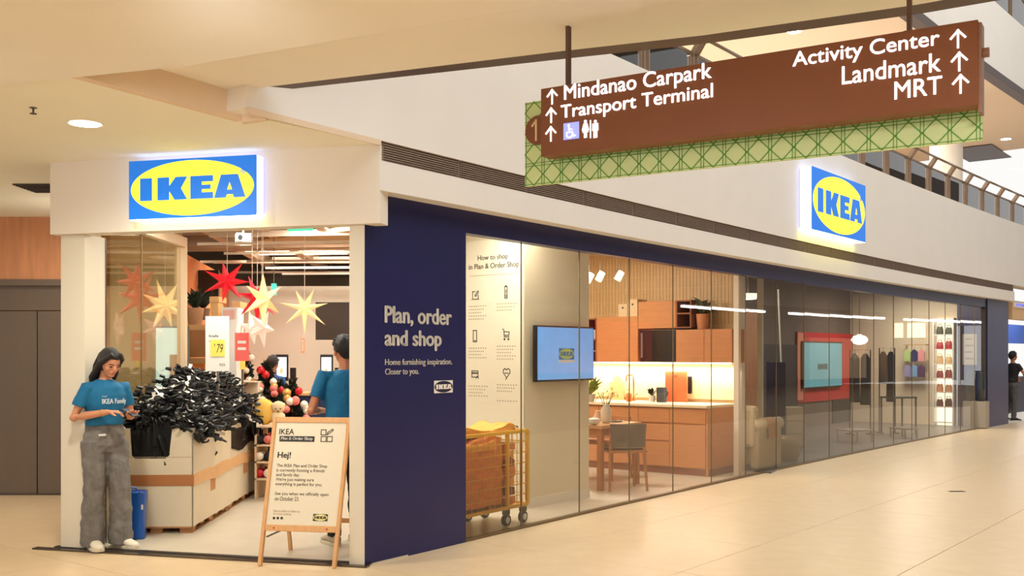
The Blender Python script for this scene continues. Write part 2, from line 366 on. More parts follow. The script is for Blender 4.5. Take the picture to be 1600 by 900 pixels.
# ------------------------------------------------------------ left: lift lobby wall
lw = empty('wall_left', (-9, 11.3, 0), kind='structure')
MB().box(0, 4.15, 0, .1, 2.38, 3.08).build('wood_panel', wood_wall, lw)
MB().box(0, 4.15, -.03, .06, 2.31, 2.38).build('ledge', steel, lw)
MB().box(0, 4.15, .03, .1, 2.04, 2.31).build('steel_header', steel, lw)
ld = empty('door_2', (-9, 11.33, 0), kind='structure')
for k in range(5):
    xe = 3.745-k*.95
    MB().box(xe-.945, xe-.004, 0, .06, .0, 2.03).build('steel_leaf', steel, ld, bevel=.002)
MB().box(3.753, 4.15, 0, .06, 0, 2.03).build('steel_leaf', steel, ld, bevel=.002)
MB().box(0, 4.15, -.04, 0, 0, .01).build('sill', dark_steel, ld)
# outer wall of the shop behind the left post
MB().prism([(-3.60, 8.3), (-3.54, 8.3), (-4.80, 11.9), (-4.86, 11.9)], 0, 3.2).build('wall_side', white_wall, kind='structure')

def downlight(x, y, z, r, label, e=30, group=None, ec=(1, .95, .85, 1)):
    t = empty('downlight', (x, y, z), 0, label, 'ceiling light', group)
    MB().lathe([(r, -.001), (r*1.12, -.004), (r*1.16, 0), (r*1.16, .004), (r, .004)], seg=28).build('trim_ring', white_trim, t, smooth=False)
    MB().lathe([(.001, -.003), (r*.97, -.003), (r*.97, -.0005), (.001, -.0005)], seg=28).build('lens', M('lamp_lens', (1, .97, .9, 1), emis=e, ec=ec), t)
downlight(-2.81, 6.74, 3.07, .1, 'round recessed downlight in the low ceiling left of the big store sign')
t = empty('sprinkler', tuple(at(52, 161, 6.3)[:2])+(3.07,), 0, 'small sprinkler head on the low ceiling at far left', 'sprinkler')
MB().lathe([(.022, -.004), (.022, 0), (.001, .001)], seg=14).build('collar', grey_m, t); MB().lathe([(.006, -.035), (.006, -.004)], seg=8).build('stem', dark_steel, t); MB().lathe([(.02, -.04), (.02, -.036)], seg=12).build('deflector', dark_steel, t)
t = empty('ceiling_vent', tuple(at(62, 302, 9.3)[:2])+(3.068,), 0, 'dark square vent in the low ceiling beside the fascia', 'vent')
MB().box(-.15, .3, -.2, .25, -.012, 0).build('frame', dark_steel, t)
b = MB()
for k in range(6): b.box(-.13, .28, -.18+k*.07, -.15+k*.07, -.018, -.012)
b.build('slats', vent_d, t, kind='stuff')

# ------------------------------------------------------------ upper gallery
wall_strip('floor_gallery', white_wall, SU, .2, 8, 4.1, 4.2)
wall_strip('ceiling_gallery', M('gallery_ceiling', rgb(226, 204, 178), .9), SU, .05, 12, 7.5, 7.6)
wall_strip('wall_back', M('gallery_wall', rgb(206, 182, 152), .8, var=.1, vs=1.3), SU, 8, 8.2, 4.2, 7.5)
u3 = empty('wall_upper', kind='structure')
wall_strip('upper_parapet', white_wall, SU, -.1, .05, 7.62, 9.1, u3)
wall_strip('edge_trim', bronze, SU, -.13, .08, 7.45, 7.63, u3)
wall_strip('ceiling_top', white_wall, SU, -12, 12, 12.0, 12.1)
ws = empty('wall_shopfronts', kind='structure')
for k, s in enumerate((1, 5, 9, 13, 17, 21)):
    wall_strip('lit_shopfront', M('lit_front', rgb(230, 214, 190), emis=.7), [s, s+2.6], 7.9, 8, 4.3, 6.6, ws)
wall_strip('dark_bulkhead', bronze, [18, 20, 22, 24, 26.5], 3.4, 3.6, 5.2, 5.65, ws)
wall_strip('soffit_box', M('soffit_box', rgb(222, 194, 158), .9), [19.5, 22, 24, 26.5], 3.3, 7.8, 5.75, 5.9, ws)
q = I(19.9, 1.37); t = empty('column', (q.x, q.y, 4.2), 0, kind='structure'); MB().lathe([(.36, 0), (.36, 3.3)], seg=32).build('shaft', M('column_paint', rgb(240, 230, 214), .6), t, smooth=True)
def balustrade(z0, h, ss, off, label):
    t = empty('balustrade', tuple(F(ss[0], off))+(z0,), 0, label, 'railing')
    pts = [F(s, off) for s in ss]
    for i, (s, p) in enumerate(zip(ss, pts)):
        a = FA(s)
        for du in (-.05, .05):
            b = MB(); b.bar((du, 0, -.05), (du, 0, h*.72), .022, .07); b.bar((du, 0, h*.72), (du, -.13, h), .022, .06)
            b.build('post', M('rail_metal', rgb(142, 120, 100), .4, .4), t, (p.x-pts[0].x, p.y-pts[0].y, 0), a)
        if i < len(ss)-1:
            q2 = pts[i+1]; L = (q2-p).length; a2 = math.atan2(q2.y-p.y, q2.x-p.x)
            MB().box(.08, L-.08, -.004, .004, .02, h*.78).build('glass_panel', glass_b, t, (p.x-pts[0].x, p.y-pts[0].y, 0), a2)
            MB().tube([(0, -.14, h), (L, -.14, h)], .022, 8).build('handrail', MATS['rail_metal'], t, (p.x-pts[0].x, p.y-pts[0].y, 0), a2, smooth=True)
            MB().box(.0, L, -.012, .012, h*.74, h*.79).build('mid_rail', MATS['rail_metal'], t, (p.x-pts[0].x, p.y-pts[0].y, 0), a2)
balustrade(4.5, .68, [3.1+1.135*i for i in range(21)], .02, 'bronze and glass balustrade along the curved gallery edge above the shop')
balustrade(9.1, .9, [12+1.3*i for i in range(12)], -.02, 'highest bronze and glass balustrade at the top right corner')
for px, py, lab in ((1112, 58, 'recessed gallery downlight above the two-line text of the hanging sign'), (1241, 50, 'recessed gallery downlight just above the middle of the hanging sign'),
                    (1572, 218, 'gallery downlight nearest to the right edge, upper of the three by the column'), (1538, 237, 'gallery downlight closest to the round white column'), (1000, 78, 'faint gallery downlight left of the glass railing post')):
    Y = 5.93*1600/(554-py); downlight((px-800)/1600*Y, Y, 7.49, .13, lab, 30)
Y = 4.19*1600/(554-263); downlight((px_:=(1585-800)/1600*Y), Y, 5.74, .12, 'gallery downlight in the lower soffit beside the dark bulkhead', 30)
t = empty('coffer', (13.8, 30.2, 7.49), TH0, kind='structure'); MB().box(-1.2, 1.2, -.6, .6, -.02, 0).build('dark_panel', bronze, t)

# ------------------------------------------------------------ opposite side of the concourse (seen in the glass)
op = empty('wall_opposite', kind='structure')
def ostrip(name, mat, s0, s1, o1, o2, z0, z1):
    b = MB(); pts = [I(s0, -o1), I(s1, -o1), I(s1, -o2), I(s0, -o2)]; b.prism([(p.x, p.y) for p in pts], z0, z1); return b.build(name, mat, op)
ostrip('plain_wall', M('opposite_wall', rgb(104, 88, 80), .8), -12, 60, 14, 14.3, 0, 12)
ostrip('gallery_slab', M('opposite_slab', rgb(130, 114, 104), .8), 6, 60, 9, 14, 3.3, 4.3)
ostrip('dark_shopfront', M('dark_front', rgb(40, 34, 34), .4), 8, 22, 13.8, 14, 0, 2.6)
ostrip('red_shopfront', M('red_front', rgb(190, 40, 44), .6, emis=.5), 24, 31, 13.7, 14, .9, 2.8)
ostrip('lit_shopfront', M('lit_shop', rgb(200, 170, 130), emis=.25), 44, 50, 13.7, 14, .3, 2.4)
ostrip('dark_shopfront', MATS['dark_front'], 31, 38, 13.8, 14, 0, 2.6)
for s0, s1 in ((27, 33), (35, 43), (45, 54)):
    ostrip('light_strip', M('light_strip', (1, .97, .92, 1), emis=9), s0, s1, 10.6, 10.75, 3.2, 3.28)
# ------------------------------------------------------------ SIGNS
blue_e = M('sign_blue', rgb(20, 110, 210), .4, emis=.55, ec=rgb(20, 116, 222)); yel_e = M('sign_yellow', rgb(250, 235, 60), .4, emis=.85, ec=rgb(255, 242, 70))
rim_e = M('sign_rim', rgb(225, 232, 255), .4, emis=1.0, ec=(.62, .72, 1, 1)); rimb_e = M('sign_rim_bottom', rgb(255, 252, 190), .4, emis=4.5, ec=(1, .96, .36, 1))
halo_e = M('sign_halo', rgb(120, 120, 255), .4, emis=2.2, ec=(.22, .28, 1, 1))
def box_sign(parent, x0, x1, z0, z1, y, dep):
    MB().box(x0, x1, y, y+dep-.012, z0+.01, z1).build('rim', rim_e, parent, bevel=.003)
    MB().box(x0, x1, y, y+dep-.015, z0-.004, z0+.01).build('bottom_rim', rimb_e, parent)
    MB().box(x0+.01, x1-.01, y+dep-.012, y+dep, z0+.02, z1-.01).build('halo_strip', halo_e, parent)
    logo(parent, x0, x1, z0, z1, y, blue_e, yel_e, blue_e, reg=True)
def fas_x(px, off):                       # distance along the fascia seen in direction px, for a plane off in front
    d = Vector((math.cos(fa), math.sin(fa))); n = Vector((-d.y, d.x)); o = fl0-n*off; k = (px-800)/1600
    return -(o.x-k*o.y)/(d.x-k*d.y)
sg = empty('store_sign', (fl0.x, fl0.y, 0), fa, 'blue and yellow oval logo lightbox on the white fascia above the shop doorway', 'sign')
x0, x1 = fas_x(202, .12), fas_x(401, .12); box_sign(sg, x0, x1, 2.575, 3.018, -.12, .115)
s0, s1 = fs(1268, -.33), fs(1352, -.33); pa, pb = F(s0, -.33), F(s1, -.33)
sg2 = empty('store_sign', (pa.x, pa.y, 0), math.atan2(pb.y-pa.y, pb.x-pa.x), 'blue and yellow oval logo lightbox high on the long white bulkhead at right', 'sign')
box_sign(sg2, 0, (pb-pa).length, EYE+(554-358)/1600*pa.y, EYE+(554-259)/1600*pa.y, 0, .17)

# hanging wayfinding sign
brown = M('sign_brown', rgb(128, 74, 42), .45, var=.03, vs=4); lit = M('lit_letters', (1, 1, 1, 1), emis=1.25, ec=(.94, .94, 1, 1))
green_l = M('pale_green', rgb(212, 232, 172), .5); green_d = M('cane_green', rgb(96, 158, 58), .5)
hl, hr = at(845, 137, 5.3), at(1528, 38, 4.2); ha = math.atan2(hr.y-hl.y, hr.x-hl.x); HL = math.hypot(hr.x-hl.x, hr.y-hl.y); ZT, ZB = 2.935, 2.575
hs = empty('hanging_sign', (hl.x, hl.y, 0), ha, 'brown hanging direction sign with white lettering and a green cane patterned backing', 'sign')
MB().box(0, HL, 0, .1, ZB, ZT-.01).build('panel', brown, hs, bevel=.003)
MB().box(HL-.0, HL+.012, .01, .09, ZB-.03, ZT-.02).build('end_cap', M('end_cap', rgb(150, 110, 88), .45, .3), hs)
def hx(px):
    k = (px-800)/1600; d = Vector((math.cos(ha), math.sin(ha))); return -(hl.x-k*hl.y)/(d.x-k*d.y)
def hz(px, py): return EYE+(554-py)/1600*(hl.y+math.sin(ha)*hx(px))
def htext(b, pl, pr, tl_, bl_, bold=.012, mat=lit):   # corner pixels of the box: left x, right x, y top at left, y bottom at left
    return text(b, hx(pl), hx(pr), hz(pl, bl_), hz(pl, tl_), mat, hs, -.0005, .004, bold)
htext('Mindanao Carpark', 882, 1112, 133.5, 163.5, .0035)
htext('Transport Terminal', 877, 1114, 165, 191.5, .0035)
htext('Activity Center', 1239, 1468, 82, 111.5, .0035)
htext('Landmark', 1316, 1470, 104.5, 132.5, .0035)
htext('MRT', 1398, 1472, 128.5, 155.5, .0035)
def arrow(pxc, pyt, pyb):
    xc = hx(pxc); zt, zb = hz(pxc, pyt), hz(pxc, pyb); h = zt-zb
    strokes([[(0, 0), (0, .97)], [(-.38, .55), (0, .97), (.38, .55)]], h*.115, lit, hs, xc, zb, h, -.0005, 'arrow', .004)
for a in ((863, 140, 162), (861.5, 169, 191), (861, 198, 220), (1497, 47, 74), (1499, 82, 110), (1501, 117, 145)): arrow(*a)
x0, x1, z0, z1 = hx(881), hx(905), hz(881, 219), hz(905, 190)
MB().box(x0, x1, -.004, 0, z0, z1).build('access_square', M('access_blue', rgb(150, 160, 250), emis=.9, ec=rgb(140, 150, 250)), hs)
h = z1-z0; sc = h
strokes([[(.38, .72), (.4, .42), (.62, .42), (.72, .16), (.82, .2)], [(.38, .62), (.6, .58)], circ(.42, .3, .2, 12, PI*.75, PI*1.95), circ(.37, .84, .035, 8)], h*.06, lit, hs, x0, z0, sc, -.004, 'access_figure', .002)
def figure_icon(px0, px1, skirt):
    x0, x1 = hx(px0), hx(px1); zb, zt = hz(px0, 216), hz(px0, 188); w_, hh = x1-x0, zt-zb; xc = (x0+x1)/2
    MB().face_prism([(xc+hh*.085*math.cos(2*PI*i/14), zt-hh*.09+hh*.085*math.sin(2*PI*i/14)) for i in range(14)], -.004, 0).build('pictogram_head', lit, hs)
    if skirt: P = [(-.25, .8), (.25, .8), (.5, .42), (.36, .38), (.42, .3), (.2, .3), (.2, 0), (-.2, 0), (-.2, .3), (-.42, .3), (-.36, .38), (-.5, .42)]
    else: P = [(-.4, .8), (.4, .8), (.42, .4), (.26, .4), (.26, 0), (-.26, 0), (-.26, .4), (-.42, .4)]
    MB().face_prism([(xc+u*w_, zb+v*hh) for u, v in P], -.004, 0).build('pictogram_body', lit, hs)
figure_icon(909.5, 920.5, True); figure_icon(925, 936, False)
MB().box(hx(922.2), hx(923.6), -.004, 0, hz(922, 216), hz(922, 188)).build('divider', lit, hs)
# cane pattern backing panel
gx0, gx1, gz0, gz1 = hx(804)-.02, HL-.0, 2.455, 2.905
MB().box(gx0, gx1, .14, .16, gz0, gz1).build('backing_panel', green_l, hs)
b = MB(); st = .112
def clipseg(x0, z0, x1, z1, w):
    t0, t1 = 0.0, 1.0; dx, dz = x1-x0, z1-z0
    for p, q_ in ((-dx, x0-gx0), (dx, gx1-x0), (-dz, z0-gz0), (dz, gz1-z0)):
        if abs(p) < 1e-9:
            if q_ < 0: return
            continue
        r = q_/p
        if p < 0: t0 = max(t0, r)
        else: t1 = min(t1, r)
    if t1-t0 < 1e-4: return
    a_ = Vector((x0+dx*t0, z0+dz*t0)); c_ = Vector((x0+dx*t1, z0+dz*t1)); u = (c_-a_).normalized(); nn = Vector((-u.y, u.x))*w/2
    b.face_prism([tuple(a_+nn), tuple(c_+nn), tuple(c_-nn), tuple(a_-nn)], .137, .14)
nx = int((gx1-gx0)/st)+2; nz = int((gz1-gz0)/st)+2
for i in range(nx+1):
    for du in (-.007, .007): clipseg(gx0+i*st+du, gz0, gx0+i*st+du, gz1, .0028)
for j in range(nz+1):
    for du in (-.007, .007): clipseg(gx0, gz0+j*st+du, gx1, gz0+j*st+du, .0028)
for i in range(-nz-1, nx+1):
    clipseg(gx0+(i+.5)*st, gz0, gx0+(i+.5+nz)*st, gz0+nz*st, .0045); clipseg(gx0+(i+.5)*st, gz0+nz*st, gx0+(i+.5+nz)*st, gz0, .0045)
b.build('cane_lattice', green_d, hs, kind='stuff')
zc = hz(822, 196)-.0; xc = gx0+.088
MB().face_prism([(xc+.0+.078*math.cos(2*PI*i/40), zc+.078*math.sin(2*PI*i/40)) for i in range(40)], .125, .137).build('number_disc', brown, hs)
strokes([[(.28, .74), (.5, 1), (.5, 0)]], .011, M('cream_letters', rgb(232, 205, 160), .5), hs, xc-.062, zc-.052, .104, .125, 'number_one', .003)
for px in (880, 1417):
    x = hx(px); MB().box(x-.009, x+.009, .04, .07, ZT-.02, 3.24).build('hanging_rod', M('rod_metal', rgb(104, 80, 70), .5, .4), hs); MB().box(x-.02, x+.02, .03, .08, ZT-.012, ZT).build('rod_foot', MATS['rod_metal'], hs)
MB().tube([(HL+.01, .06, 2.8), (HL+.035, .06, 2.8)], .02, 10).build('end_knob', MATS['end_cap'], hs)

# navy wall lettering
cream_l = M('wall_letters', rgb(248, 240, 226), .5)
nw = empty('wall_lettering', (0, 0, 0), 0, 'white shop slogan lettering and small logo on the navy wall', 'sign')
a_, b_ = F(0), F(1.2); nw.location = (a_.x, a_.y, 0); nw.rotation_euler = (0, 0, math.atan2(b_.y-a_.y, b_.x-a_.x))
def nx_(px):
    d = (b_-a_).normalized(); k = (px-800)/1600; return -(a_.x-k*a_.y)/(d.x-k*d.y)
def nz_(px, py): return EYE+(554-py)/1600*(a_.y+(b_-a_).normalized().y*nx_(px))
def ntext(t, pl, pr, yt, yb, bold): text(t, nx_(pl), nx_(pr), nz_(pl, yb), nz_(pl, yt), cream_l, nw, -.001, .003, bold)
ntext('Plan, order', 601.5, 705, 478, 508, .022); ntext('and shop', 601.5, 689, 515.5, 547.5, .022)
ntext('Home furnishing inspiration.', 601.5, 706, 561, 573.5, .004); ntext('Closer to you.', 601.5, 654, 576, 588.5, .004)
logo(nw, nx_(678), nx_(707), nz_(678, 614.5), nz_(678, 595), -.001, cream_l, M('navy_ink', rgb(24, 26, 60), .5), cream_l, .002, names=('logo_field', 'logo_oval', 'lettering'))

# ------------------------------------------------------------ pillar with poster and screen
wallp = M('pillar_paint', rgb(226, 214, 184), .7)
pl_ = empty('wall_pillar', kind='structure')
P0p = .72; b = MB(); c4 = [I(2.86, P0p), I(4.0, P0p), I(4.0, 2.2), I(2.86, 2.2)]; b.prism([(v.x, v.y) for v in c4], 0.012, 2.9); b.build('pillar_body', wallp, pl_)
b = MB(); c4 = [I(2.85, P0p-.012), I(4.0, P0p-.012), I(4.0, P0p), I(2.85, P0p)]; b.prism([(v.x, v.y) for v in c4], .012, .11); b.build('skirting', white_trim, pl_)
pp0 = pat(2.85, 731); v = I(2.85, pp0); pe = I(2.85, P0p); PA = math.atan2(pe.y-v.y, pe.x-v.x); PLn = (pe-v).length
po = empty('poster', (v.x, v.y, 0), PA, 'tall white instruction poster with line icons on the pillar behind the trolley', 'poster')
poster_m = M('poster_paper', rgb(238, 230, 206), .7); ink = M('ink', rgb(52, 46, 40), .6); pale_ink = M('pale_ink', rgb(182, 164, 132), .6)
def pz(px, py): return EYE+(554-py)/1600*I(2.85, pat(2.85, px)).y
def px_(px): return (I(2.85, pat(2.85, px))-v).length*(1 if px > 731 else -1)
MB().box(-.03, PLn-.005, -.004, 0, .7, 2.72).build('sheet', poster_m, po)
text('How to shop', px_(747), px_(794), pz(747, 409.5), pz(747, 399.5), ink, po, -.004, .001, .012)
text('in Plan & Order Shop', px_(733), px_(811), pz(733, 424), pz(733, 413.5), ink, po, -.004, .001, .012)
MB().box(px_(734), px_(810), -.0045, -.004, pz(770, 430), pz(770, 429)).build('rule_line', pale_ink, po)
IC = {'laptop': [[(.1, .15), (1, .15)], [(.2, .25), (.2, .9), (.5, .9)], [(.92, .25), (.92, .55)], [(.5, .5), (.85, .95), (.97, .85), (.62, .42), (.5, .5)]],
      'remote': [[(.35, 0), (.65, 0), (.65, 1.1), (.35, 1.1), (.35, 0)], [(.35, .3), (.65, .3)], [(.5, .5), (.5, .8)], [(.42, 1.1), (.42, 1.2), (.58, 1.2), (.58, 1.1)], [(.42, .15), (.58, .15)]],
      'phone': [[(.28, 0), (.72, 0), (.72, 1.1), (.28, 1.1), (.28, 0)], [(.42, .12), (.58, .12)]],
      'cart': [[(.1, 1.1), (.22, 1.05), (.3, .35), (.85, .35)], [(.25, .85), (.9, .8), (.85, .5), (.3, .5)], circ(.32, .12, .06, 8), circ(.8, .12, .06, 8)],
      'card': [[(.1, .3), (.9, .3), (.9, .9), (.1, .9), (.1, .3)], [(.1, .72), (.9, .72)], [(.1, .67), (.9, .67)], [(.65, .2), (.78, .38), (.95, .2)]],
      'heart': [[(.5, .1), (.08, .6), (.1, .85), (.3, 1), (.5, .85), (.7, 1), (.9, .85), (.92, .6), (.5, .1)], [(.5, .1), (.4, -.05)], [(.3, .55), (.7, .55)]]}
for nm, x, y in (('laptop', 742.5, 470), ('remote', 791, 466), ('phone', 742.5, 534), ('cart', 791, 532), ('card', 742.5, 594), ('heart', 792, 592)):
    xx = px_(x); sz = .105; zz = pz(x, y)
    strokes(IC[nm], .009, ink, po, xx-sz/2, zz, sz, -.004, nm+'_icon', .001)
for x0_, x1_, ys in ((733, 760, (479, 484, 489, 494, 499)), (777, 808, (475, 480, 485)), (733, 760, (544, 549, 554, 559)), (777, 806, (541, 546, 551, 556, 561)), (733, 762, (603, 608, 613, 618)), (777, 808, (601, 606, 611, 626))):
    for k, y in enumerate(ys):
        text('- - - - - - - -', px_(x0_), px_(x1_-(k % 3)*4), pz(x0_, y+.8), pz(x0_, y-.8), pale_ink, po, -.004, .001, .02, name='fine_print')
logo(po, px_(786), px_(810), pz(786, 673), pz(786, 664), -.004, ink, poster_m, ink, .001, names=('logo_field', 'logo_oval', 'lettering'))
# screen on the pillar
TP = P0p-.1; t0, t1 = sat(TP, 838.5), sat(TP, 928); v = I(t0, TP); ve = I(t1, TP); TW = (ve-v).length; TZ0, TZ1 = EYE-43/1600*v.y, EYE+46/1600*v.y
tv = empty('wall_screen', (v.x, v.y, 0), TH0, 'flat screen glowing blue on the cream pillar behind the glass', 'screen')
MB().box(0, TW, 0, .05, TZ0, TZ1).build('casing', black, tv, bevel=.004)
scr = M('screen_blue', rgb(90, 150, 215), .3, emis=.55, ec=rgb(96, 160, 225), var=.08, vs=5)
MB().box(.016, TW-.016, -.003, 0, TZ0+.02, TZ1-.016).build('display', scr, tv)
cx, cz = TW*.5, (TZ0+TZ1)/2-.005
logo(tv, cx-.135, cx+.135, cz-.055, cz+.06, -.003, M('scr_logo_blue', rgb(20, 92, 130), emis=.3, ec=rgb(30, 110, 150)), M('scr_logo_yel', rgb(150, 170, 90), emis=.3), MATS['scr_logo_blue'], .001, names=('logo_field', 'logo_oval', 'lettering'))
MB().box(cx-.14, cx+.14, -.004, -.003, cz-.085, cz-.06).build('caption_bar', white_p, tv)
MB().box(.3, TW-.3, .05, .1, TZ0+.15, TZ1-.15).build('bracket', grey_m, tv)

# ------------------------------------------------------------ A-frame board
wood_l = M('light_wood', rgb(222, 170, 116), .5, var=.07, vs=6, stretch=(8, 8, .8))
p0, p1 = gnd(406, 884), gnd(522, 888); aa = math.atan2(p1.y-p0.y, p1.x-p0.x); AW = (p1-p0).length
af = empty('sandwich_board', (p0.x, p0.y, 0), aa, 'light wooden A-frame notice board with a white sheet standing on the threshold', 'notice board')
LEAN = .27; AH = 1.075
ff = empty('front_leaf'); ff.parent = af; ff.rotation_euler = (-math.atan(LEAN/AH), 0, 0); HH = math.hypot(LEAN, AH)
# leaf is built upright (xz) then leaned back; children carry the shape
D.objects.remove(ff)
LM = Matrix.Rotation(-math.atan(LEAN/AH), 4, 'X')
def leaf(b, name, mat): o = b.xf(LM).build(name, mat, af, bevel=.002); return o
W0 = -.012; W1 = AW+.012
for x, xt in ((0, .012), (AW, AW+.03)): leaf(MB().bar((x, 0, 0), (xt, 0, HH), .036, .026), 'front_leg', wood_l)
leaf(MB().box(.012, AW+.03, -.013, .013, HH-.04, HH), 'top_rail', wood_l)
leaf(MB().box(.01, AW, -.013, .013, .255, .3), 'bottom_rail', wood_l)
leaf(MB().box(.012, AW+.01, -.004, .006, .29, HH-.03), 'sheet', M('sheet_paper', rgb(236, 226, 204), .6))
for x in (.085, AW-.075): leaf(MB().ball((x, -.014, .277), .009, sub=1), 'screw', M('copper_screw', rgb(200, 90, 50), .4, .5))
for x in (.02, AW+.01): MB().bar((x, .56, 0), (x+.01, LEAN+.02, AH-.01), .026, .03).build('rear_leg', wood_l, af, bevel=.002)
MB().bar((.02, .47, .27), (AW+.01, .47, .27), .02, .035).build('rear_rail', wood_l, af)
MB().bar((.02, .49, .2), (.02, .08, .2), .006, .012).build('stay', grey_m, af)
yl = Vector((0, 0, 0))
def aleaf(o): o.data.transform(LM); return o
def apx(px, py):   # leaf coordinates of a picture point
    d = Vector(((px-800)/1600, 1, (554-py)/1600)); R = Matrix.Rotation(aa, 4, 'Z') @ LM; R = Matrix.Translation((p0.x, p0.y, 0)) @ R
    inv = R.inverted(); o_ = inv @ Vector((0, 0, EYE)); dd = inv.to_3x3() @ d; t_ = (-.006-o_.y)/dd.y; q_ = o_+dd*t_; return q_.x, q_.z
def atext(t, pl, pr, yt, yb, bold=0, m=ink):
    x0, z1 = apx(pl, yt); _, z0 = apx(pl, yb); x1, _ = apx(pr, yb); aleaf(text(t, x0, x1, z0, z1, m, af, -.0045, .001, bold))
atext('IKEA', 437, 459, 670, 678.5, .012)
x0, z1 = apx(437, 681); x1, z0 = apx(491, 690.5)
leaf(MB().box(x0, x1, -.0055, -.0045, z0, z1), 'black_label', ink)
x0, z1 = apx(439.5, 682.5); x1, z0 = apx(488, 689); aleaf(text('Plan & Order Shop', x0, x1, z0, z1, white_p, af, -.0056, .001, .03))
atext('Hej!', 434.5, 453.5, 706, 718, .02)
body = M('body_ink', rgb(120, 104, 84), .6)
for t_, pr, y in (('The IKEA Plan and Order Shop', 511, 724.5), ('is currently hosting a friends', 507, 731.7), ('and family day.', 468, 738.9), ("We're just making sure", 490, 746.1), ('everything is perfect for you.', 503, 753.3), ('See you when we officially open', 513, 768.3), ('on October 23.', 467, 775.6)):
    atext(t_, 432.5-(y-724)*.06, pr, y, y+6.4, .004, body)
for t_, pr, y in (('Visit us online or follow us', 468, 796), ('for more updates', 455, 801)): atext(t_, 427, pr, y, y+4, .0, pale_ink)
for x in (428, 434, 440):
    cx_, cz_ = apx(x, 809.5); leaf(MB().face_prism([(cx_+.0105*math.cos(i*PI/6), cz_+.0105*math.sin(i*PI/6)) for i in range(12)], -.0055, -.0045), 'round_icon', ink)
x0, z1 = apx(489.5, 803); x1, z0 = apx(511.5, 814.5)
n_before = set(D.objects); logo(af, x0, x1, z0, z1, -.0045, ink, M('logo_cream', rgb(236, 226, 150), .6), ink, .001, names=('logo_field', 'logo_oval', 'lettering'))
for o in set(D.objects)-n_before: o.data.transform(LM)
for dx, dy in ((0, 0), (0, 1), (1, 0)):
    x0, z1 = apx(502+dx*9.5, 671.5+dy*10.5); x1, z0 = apx(509+dx*9.5, 679.5+dy*10.5)
    if dx == 1 and dy == 0: n_ = [[(x0, z0), (x1, z1-.012), (x1+.008, z1), (x1+.002, z1+.005), (x0+.004, z0+.018), (x0, z0)]]
    else: n_ = [[(x0, z0), (x1, z0), (x1, z1), (x0, z1), (x0, z0)]]
    if (dx, dy) == (1, 0): o = strokes(n_, .006, ink, af, 0, 0, 1, -.0045, 'pencil_icon', .001)
    else: o = strokes(n_, .006, ink, af, 0, 0, 1, -.0045, 'square_icon', .001)
    o.data.transform(LM)
x0, z1 = apx(511.5, 682); x1, z0 = apx(518.5, 690); o = strokes([[(x0, z0), (x1, z0), (x1, z1), (x0, z1), (x0, z0)]], .006, ink, af, 0, 0, 1, -.0045, 'square_icon', .001); o.data.transform(LM)

# ------------------------------------------------------------ umbrella bins
card = M('white_card', rgb(222, 208, 182), .75, var=.03, vs=3); cardin = M('brown_card', rgb(186, 130, 82), .8, var=.06, vs=6)
wood_p = M('pallet_wood', rgb(170, 122, 78), .7, var=.12, vs=6)
BX = -3.37; BW = .64
def bin_box(x, y, ln, label, notch_front, rot=0.03):
    t = empty('display_bin', (x, y, 0), rot, label, 'box', 'white cardboard umbrella bins')
    th_ = .012; N = [(0, .07), (BW, .07), (BW, .915), (.46, .915), (.435, .68), (.4, .655), (.14, .655), (.115, .68), (.1, .915), (0, .915)] if notch_front else [(0, .07), (BW, .07), (BW, .915), (0, .915)]
    MB().face_prism(N, 0, th_).build('front_panel', card, t)
    Ns = [(0, .07), (ln, .07), (ln, .915), (0, .915)] if notch_front else [(0, .07), (ln, .07), (ln, .915), (ln*.98, .915), (ln*.96, .72), (ln*.72, .72), (ln*.69, .915), (0, .915)]
    R = Matrix.Translation((BW, 0, 0)) @ Matrix.Rotation(PI/2, 4, 'Z')
    hz0 = .36; hx0 = ln*.42
    MB().face_prism(Ns, 0, th_).xf(R).build('side_panel', card, t)
    MB().face_prism([(hx0, .30), (hx0+.17, .30), (hx0+.17, .42), (hx0+.12, .44), (hx0, .44)], -.002, 0).xf(R).build('hand_hole', cardin, t)
    MB().box(0, th_, 0, ln, .07, .915).build('side_panel', card, t); MB().box(0, BW, ln-th_, ln, .07, .915).build('rear_panel', card, t)
    MB().box(-.003, BW+.003, -.003, 0, .665, .669).build('tier_seam', M('seam_shadow', rgb(190, 174, 146), .8), t)  # slightly darker strip marks the seam between the tiers
    bd = MB().box(-.006, BW+.006, -.006, 0, .42, .515).build('cardboard_band', M('band_card', rgb(174, 112, 66), .7, var=.05, vs=5), t)
    b = MB(); pts = [(0, .42), (ln*.3, .425), (ln*.55, .40), (ln*.8, .42), (ln, .425), (ln, .52), (ln*.75, .53), (ln*.5, .515), (ln*.3, .525), (0, .515)]
    b.face_prism(pts, -.01, 0).xf(R).build('cardboard_band', M('band_card_light', rgb(222, 176, 126), .7, var=.06, vs=5), t)
    MB().box(.02, BW-.02, .02, ln-.02, .60, .62).build('inner_tray', cardin, t)
    pa = empty('pallet'); pa.parent = t
    for k in range(3):
        for j in range(3): MB().box(.02+k*(BW-.14)/2, .12+k*(BW-.14)/2, .02+j*(ln-.16)/2, .14+j*(ln-.16)/2, .018, .055).build('block', wood_p, pa)
    for k in range(3): MB().box(.01+k*(BW-.12)/2, .11+k*(BW-.12)/2, 0, ln-.01, 0.0, .018).build('bottom_board', wood_p, pa)
    for k in range(6): MB().box(0, BW, .0+k*(ln-.11)/5, .1+k*(ln-.11)/5, .055, .07).build('top_board', wood_p, pa)
    return t
bin_box(-3.385, 8.80, 1.34, 'nearer white cardboard bin on a pallet with a cut-away front full of black umbrellas', True)
bin_box(-3.44, 10.17, 1.3, 'farther white cardboard bin on a pallet behind the first one', False)
